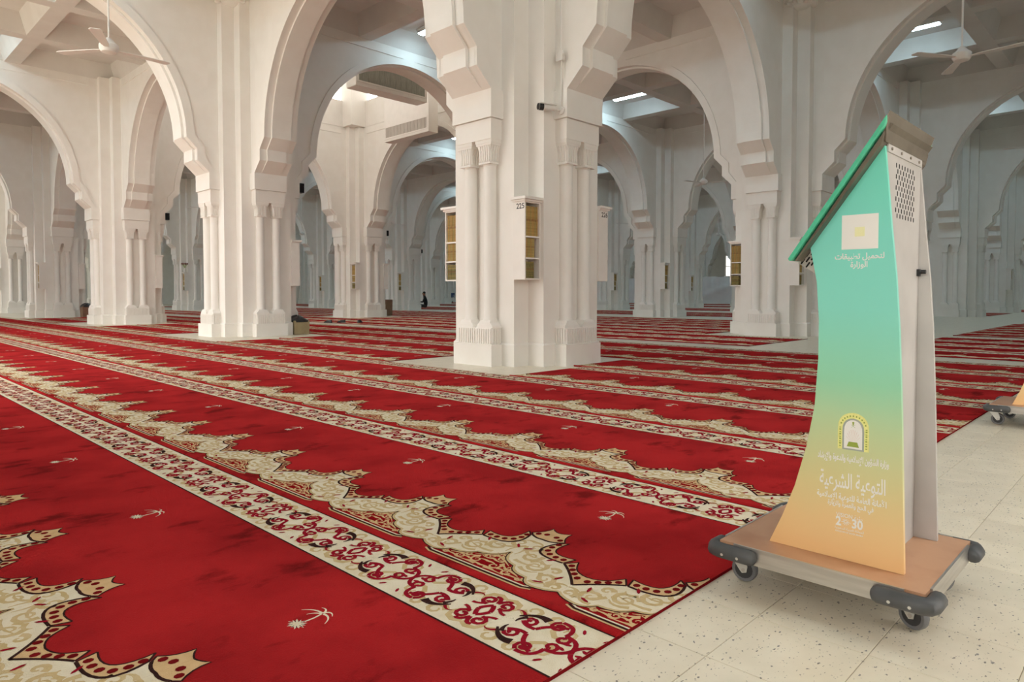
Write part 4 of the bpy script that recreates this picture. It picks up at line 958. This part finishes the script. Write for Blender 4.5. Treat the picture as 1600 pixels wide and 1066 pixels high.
# ------------------------------------------------------------------ bins, carton, shoes
def bin_(x, y, w, d, h, lab, mbody, bag=True, rz=0.0, name='waste_bin', cat='bin'):
    o = thing(name, lab, cat, (x, y, 0), rz)
    a = MB(); a.frustum(0, 0, 0, h, (w/2-0.01, d/2-0.01), (w/2, d/2)); bevel(link('body', a.mesh('bin_body', mbody), o), 0.012)
    if bag:
        a = MB(); vs = []; n = 20
        for r, z in ((1.03, h-0.035), (1.05, h+0.005), (0.80, h+0.05), (0.45, h+0.085), (0.12, h+0.10)):
            for k in range(n):
                t_ = 2*PI*k/n; c, s_ = math.cos(t_), math.sin(t_); q = 1/max(abs(c), abs(s_)); q = q*0.85+0.15
                wob = 1 + 0.05*math.sin(5*t_ + 9*z) if r < 1 else 1
                vs.append((w/2*c*q*r*wob, d/2*s_*q*r*wob, z + (0.02*math.sin(3*t_) if r < 1 else 0)))
        fs = [(i*n+k, i*n+(k+1) % n, (i+1)*n+(k+1) % n, (i+1)*n+k) for i in range(4) for k in range(n)] + [tuple(4*n+k for k in range(n))]
        a.add(vs, fs); link('bag', a.mesh('bin_bag', M_bag, 0.8), o)
    return o
bin_(0.74, 7.24, 0.36, 0.36, 0.29, 'olive bin with black liner at the second pier', M_bin)
bin_(0.62, 22.2, 0.36, 0.36, 0.40, 'small carton topped by a dark bag beside a left pier', M_carton, True, 0, 'bagged_carton', 'carton')
bin_(L+1.35, 2*L+0.35, 0.42, 0.42, 0.62, 'plain brown cardboard bin at the pier below a blank shelf', M_carton, False)
def shoe(x, y, rz, lab):
    o = thing('shoe', lab, 'shoe', (x, y, T), rz, 'black shoes on the carpet')
    a = MB(); a.prism([(-0.13, -0.035), (-0.06, -0.04), (0.05, -0.045), (0.11, -0.03), (0.13, 0.0), (0.11, 0.035), (0.05, 0.045), (-0.06, 0.036), (-0.13, 0.03)], 0, 0.018, 'z'); link('sole', a.mesh('shoe_sole', M_black), o)
    a = MB(); a.add([(-0.12,-0.03,0.018),(0.05,-0.042,0.018),(0.125,0,0.018),(0.05,0.042,0.018),(-0.12,0.03,0.018),(-0.115,-0.026,0.085),(0.0,-0.03,0.075),(0.10,0,0.04),(0.0,0.03,0.075),(-0.115,0.026,0.085)],
      [(0,1,6,5),(1,2,7,6),(2,3,8,7),(3,4,9,8),(4,0,5,9),(6,7,8),(5,6,8,9)]); link('upper', a.mesh('shoe_upper', M_shoe, 0.8), o)
shoe(4.32, 11.32, 2.4, 'black shoe on the far carpet, toe turned left'); shoe(4.02, 11.55, 2.1, 'black shoe on the far carpet, left of its pair')
shoe(4.75, 11.0, 0.5, 'black shoe on the far carpet lying apart from the pair')

# ------------------------------------------------------------------ white sheet screen and parked wheelchairs far away
def sheet(x, y0, y1, zt, lab):
    o = thing('sheet_screen', lab, 'screen', (x, (y0+y1)/2, 0))
    hw = (y1-y0)/2; a = MB(); n, m_ = 28, 10; vs = []
    for i in range(m_+1):
        for k in range(n+1):
            y = -hw + 2*hw*k/n; z = 0.03 + (zt-0.03)*i/m_
            dq = 0.10*math.exp(-((z-0.5-1.2*(hw-y)/(2*hw)*1.0)**2)/0.02)
            vs.append((-0.05*math.sin(k*0.9)*0.5 - dq, y, z))
    fs = [(i*(n+1)+k, i*(n+1)+k+1, (i+1)*(n+1)+k+1, (i+1)*(n+1)+k) for i in range(m_) for k in range(n)]
    a.add(vs, fs); link('sheet', a.mesh('sheet', M_curtain, 1.0), o)
    a = MB(); a.tube([(0, -hw, 0), (0, -hw, zt)], 0.03, 8); a.tube([(0, hw, 0), (0, hw, zt)], 0.03, 8); a.tube([(0, -hw, zt), (0, hw, zt)], 0.02, 8); link('frame', a.mesh('sheet_frame', M_chrome), o)
sheet(45.4, 19.4, 22.6, 2.25, 'white draped sheet screen in the distance left of the kiosk pier')
sheet(45.2, 28.4, 30.2, 2.2, 'white sheet glimpsed beside the grey pier right of the central pier')
def wheelchair(x, y, rz, lab):
    o = thing('wheelchair', lab, 'wheelchair', (x, y, T), rz, 'parked wheelchairs')
    for sg in (-1, 1):
        w = MB(); n = 24
        w.tube([(0.30*math.cos(2*PI*k/n), sg*0.30, 0.31+0.30*math.sin(2*PI*k/n)) for k in range(n+1)], 0.02, 6)
        for k in range(6): w.tube([(0, sg*0.30, 0.31), (0.30*math.cos(PI*k/3), sg*0.30, 0.31+0.30*math.sin(PI*k/3))], 0.006, 4)
        link('wheel', w.mesh('chair_wheel', M_print, 0.9), o)
        w = MB(); w.lathe([(0.08, -0.015), (0.08, 0.015)], 14, (0.42, sg*0.24, 0.08), 'y'); link('caster', w.mesh('chair_caster', M_black), o)
        w = MB(); w.tube([(-0.22, sg*0.25, 0.95), (-0.18, sg*0.25, 0.9), (-0.16, sg*0.25, 0.31)], 0.015, 6); w.tube([(-0.16, sg*0.25, 0.70), (0.25, sg*0.25, 0.70), (0.30, sg*0.25, 0.50), (0.45, sg*0.2, 0.14)], 0.015, 6); link('side_frame', w.mesh('chair_frame', M_chrome, 0.9), o)
    w = MB(); w.box(-0.16, 0.28, -0.24, 0.24, 0.47, 0.51); link('seat', w.mesh('chair_seat', M_black), o)
    w = MB(); w.box(-0.19, -0.15, -0.24, 0.24, 0.52, 0.90); link('backrest', w.mesh('chair_backrest', M_blue), o)
wheelchair(35.85, 42.95, 3.6, 'parked wheelchair far behind, left one near the seated person'); wheelchair(36.65, 42.15, 4.0, 'parked wheelchair far behind, right one beside the central pier shelf')

# ------------------------------------------------------------------ the seated person
def person():
    base = Vector((18.45, 25.0, T)); face = 2.45          # facing picture-left, slightly towards the viewer
    S = 1.06
    J = []; E_ = []; R = []
    def j(p, r, par=None):
        J.append(Vector(p)*S); R.append(r*S)
        if par is not None: E_.append((par, len(J)-1))
        return len(J)-1
    pel = j((0, 0, 0.13), 0.15); sp = j((0.05, 0, 0.32), 0.135, pel); chst = j((0.09, 0, 0.50), 0.145, sp); nk = j((0.12, 0, 0.66), 0.055, chst); hd0 = j((0.135, 0, 0.735), 0.075, nk); hd = j((0.145, 0, 0.81), 0.088, hd0); ht = j((0.14, 0, 0.865), 0.065, hd); nose = j((0.245, 0, 0.785), 0.012, hd)
    hands = []
    for sg in (-1, 1):
        hip = j((0.05, sg*0.10, 0.12), 0.10, pel); kn = j((0.44, sg*0.30, 0.15), 0.085, hip); ft = j((0.52, -sg*0.04, 0.075), 0.055, kn); j((0.62, -sg*0.10, 0.06), 0.042, ft)
        sh = j((0.08, sg*0.18, 0.585), 0.065, chst); el = j((0.20, sg*0.25, 0.34), 0.048, sh); wr = j((0.40, sg*0.12, 0.36), 0.032, el); hn = j((0.46, sg*0.09, 0.375), 0.034, wr); hands.append((wr, hn))
        for q, (dy, ln) in enumerate(((-0.026, 0.055), (-0.009, 0.065), (0.009, 0.06), (0.026, 0.05))):
            k1 = j((0.50, sg*0.09+dy, 0.38), 0.010, hn); j((0.50+ln*0.8, sg*0.09+dy*1.1-sg*0.01, 0.37), 0.008, k1)
        th = j((0.45, sg*0.055, 0.40), 0.010, hn); j((0.48, sg*0.03, 0.415), 0.008, th)
    me = bpy.data.meshes.new('body'); me.from_pydata([tuple(v_) for v_ in J], E_, [])
    o = bpy.data.objects.new('person', me); COL.objects.link(o)
    m = o.modifiers.new('skin', 'SKIN'); m.use_smooth_shade = True
    sv = me.skin_vertices[0].data
    for k, r in enumerate(R): sv[k].radius = (r, r)
    for k in range(len(sv)): sv[k].use_root = (k == 0)
    o.modifiers.new('sub', 'SUBSURF').levels = 1; o.modifiers['sub'].render_levels = 1
    dg = bpy.context.evaluated_depsgraph_get(); ev = o.evaluated_get(dg); me2 = bpy.data.meshes.new_from_object(ev)
    o.modifiers.clear(); o.data = me2; me2.name = 'person_body'
    me2.materials.clear()
    for mm in (M_cloth_dark, M_skin, M_cloth_grey): me2.materials.append(mm)
    for p in me2.polygons:
        c = p.center; p.use_smooth = True
        p.material_index = 1 if (c.z > 0.72 or c.x > 0.42 and c.z > 0.32) else (2 if c.z < 0.20 else 0)
    o.location = base; o.rotation_euler = (0, 0, face)
    tag(o, 'person in dark clothes sitting cross-legged on the far carpet with an open book', 'person')
    a = MB(); vs = []; n = 12
    for r, z in ((0.066, 0.795), (0.078, 0.84), (0.074, 0.88), (0.045, 0.905), (0.01, 0.912)):
        for k in range(n):
            t_ = 2*PI*k/n; vs.append((0.130 + r*math.cos(t_)*(0.85 if math.cos(t_) > 0 and z < 0.83 else 1.0), r*0.92*math.sin(t_), z))
    fs = [(i*n+k, i*n+(k+1) % n, (i+1)*n+(k+1) % n, (i+1)*n+k) for i in range(4) for k in range(n)]
    a.v = []; a.add([(x*S, y*S, z*S) for x, y, z in vs], fs); link('hair', a.mesh('hair', M_hair, 1.0), o)
    b = thing('open_book', 'open book held in the lap of the seated person', 'book', base + Matrix.Rotation(face, 3, 'Z') @ Vector((0.50, 0, 0.335)), face)
    a = MB(); a.prism([(-0.17, 0.03), (0.0, 0.0), (0.17, 0.03), (0.17, 0.04), (0.0, 0.012), (-0.17, 0.04)], -0.10, 0.10, 'x'); link('pages', a.mesh('open_pages', M_page), b)
    a = MB(); a.prism([(-0.175, 0.024), (0.0, -0.006), (0.175, 0.024), (0.175, 0.029), (0.0, -0.001), (-0.175, 0.029)], -0.105, 0.105, 'x'); link('cover', a.mesh('open_cover', M_darkb), b)
person()
bpy.context.view_layer.update()
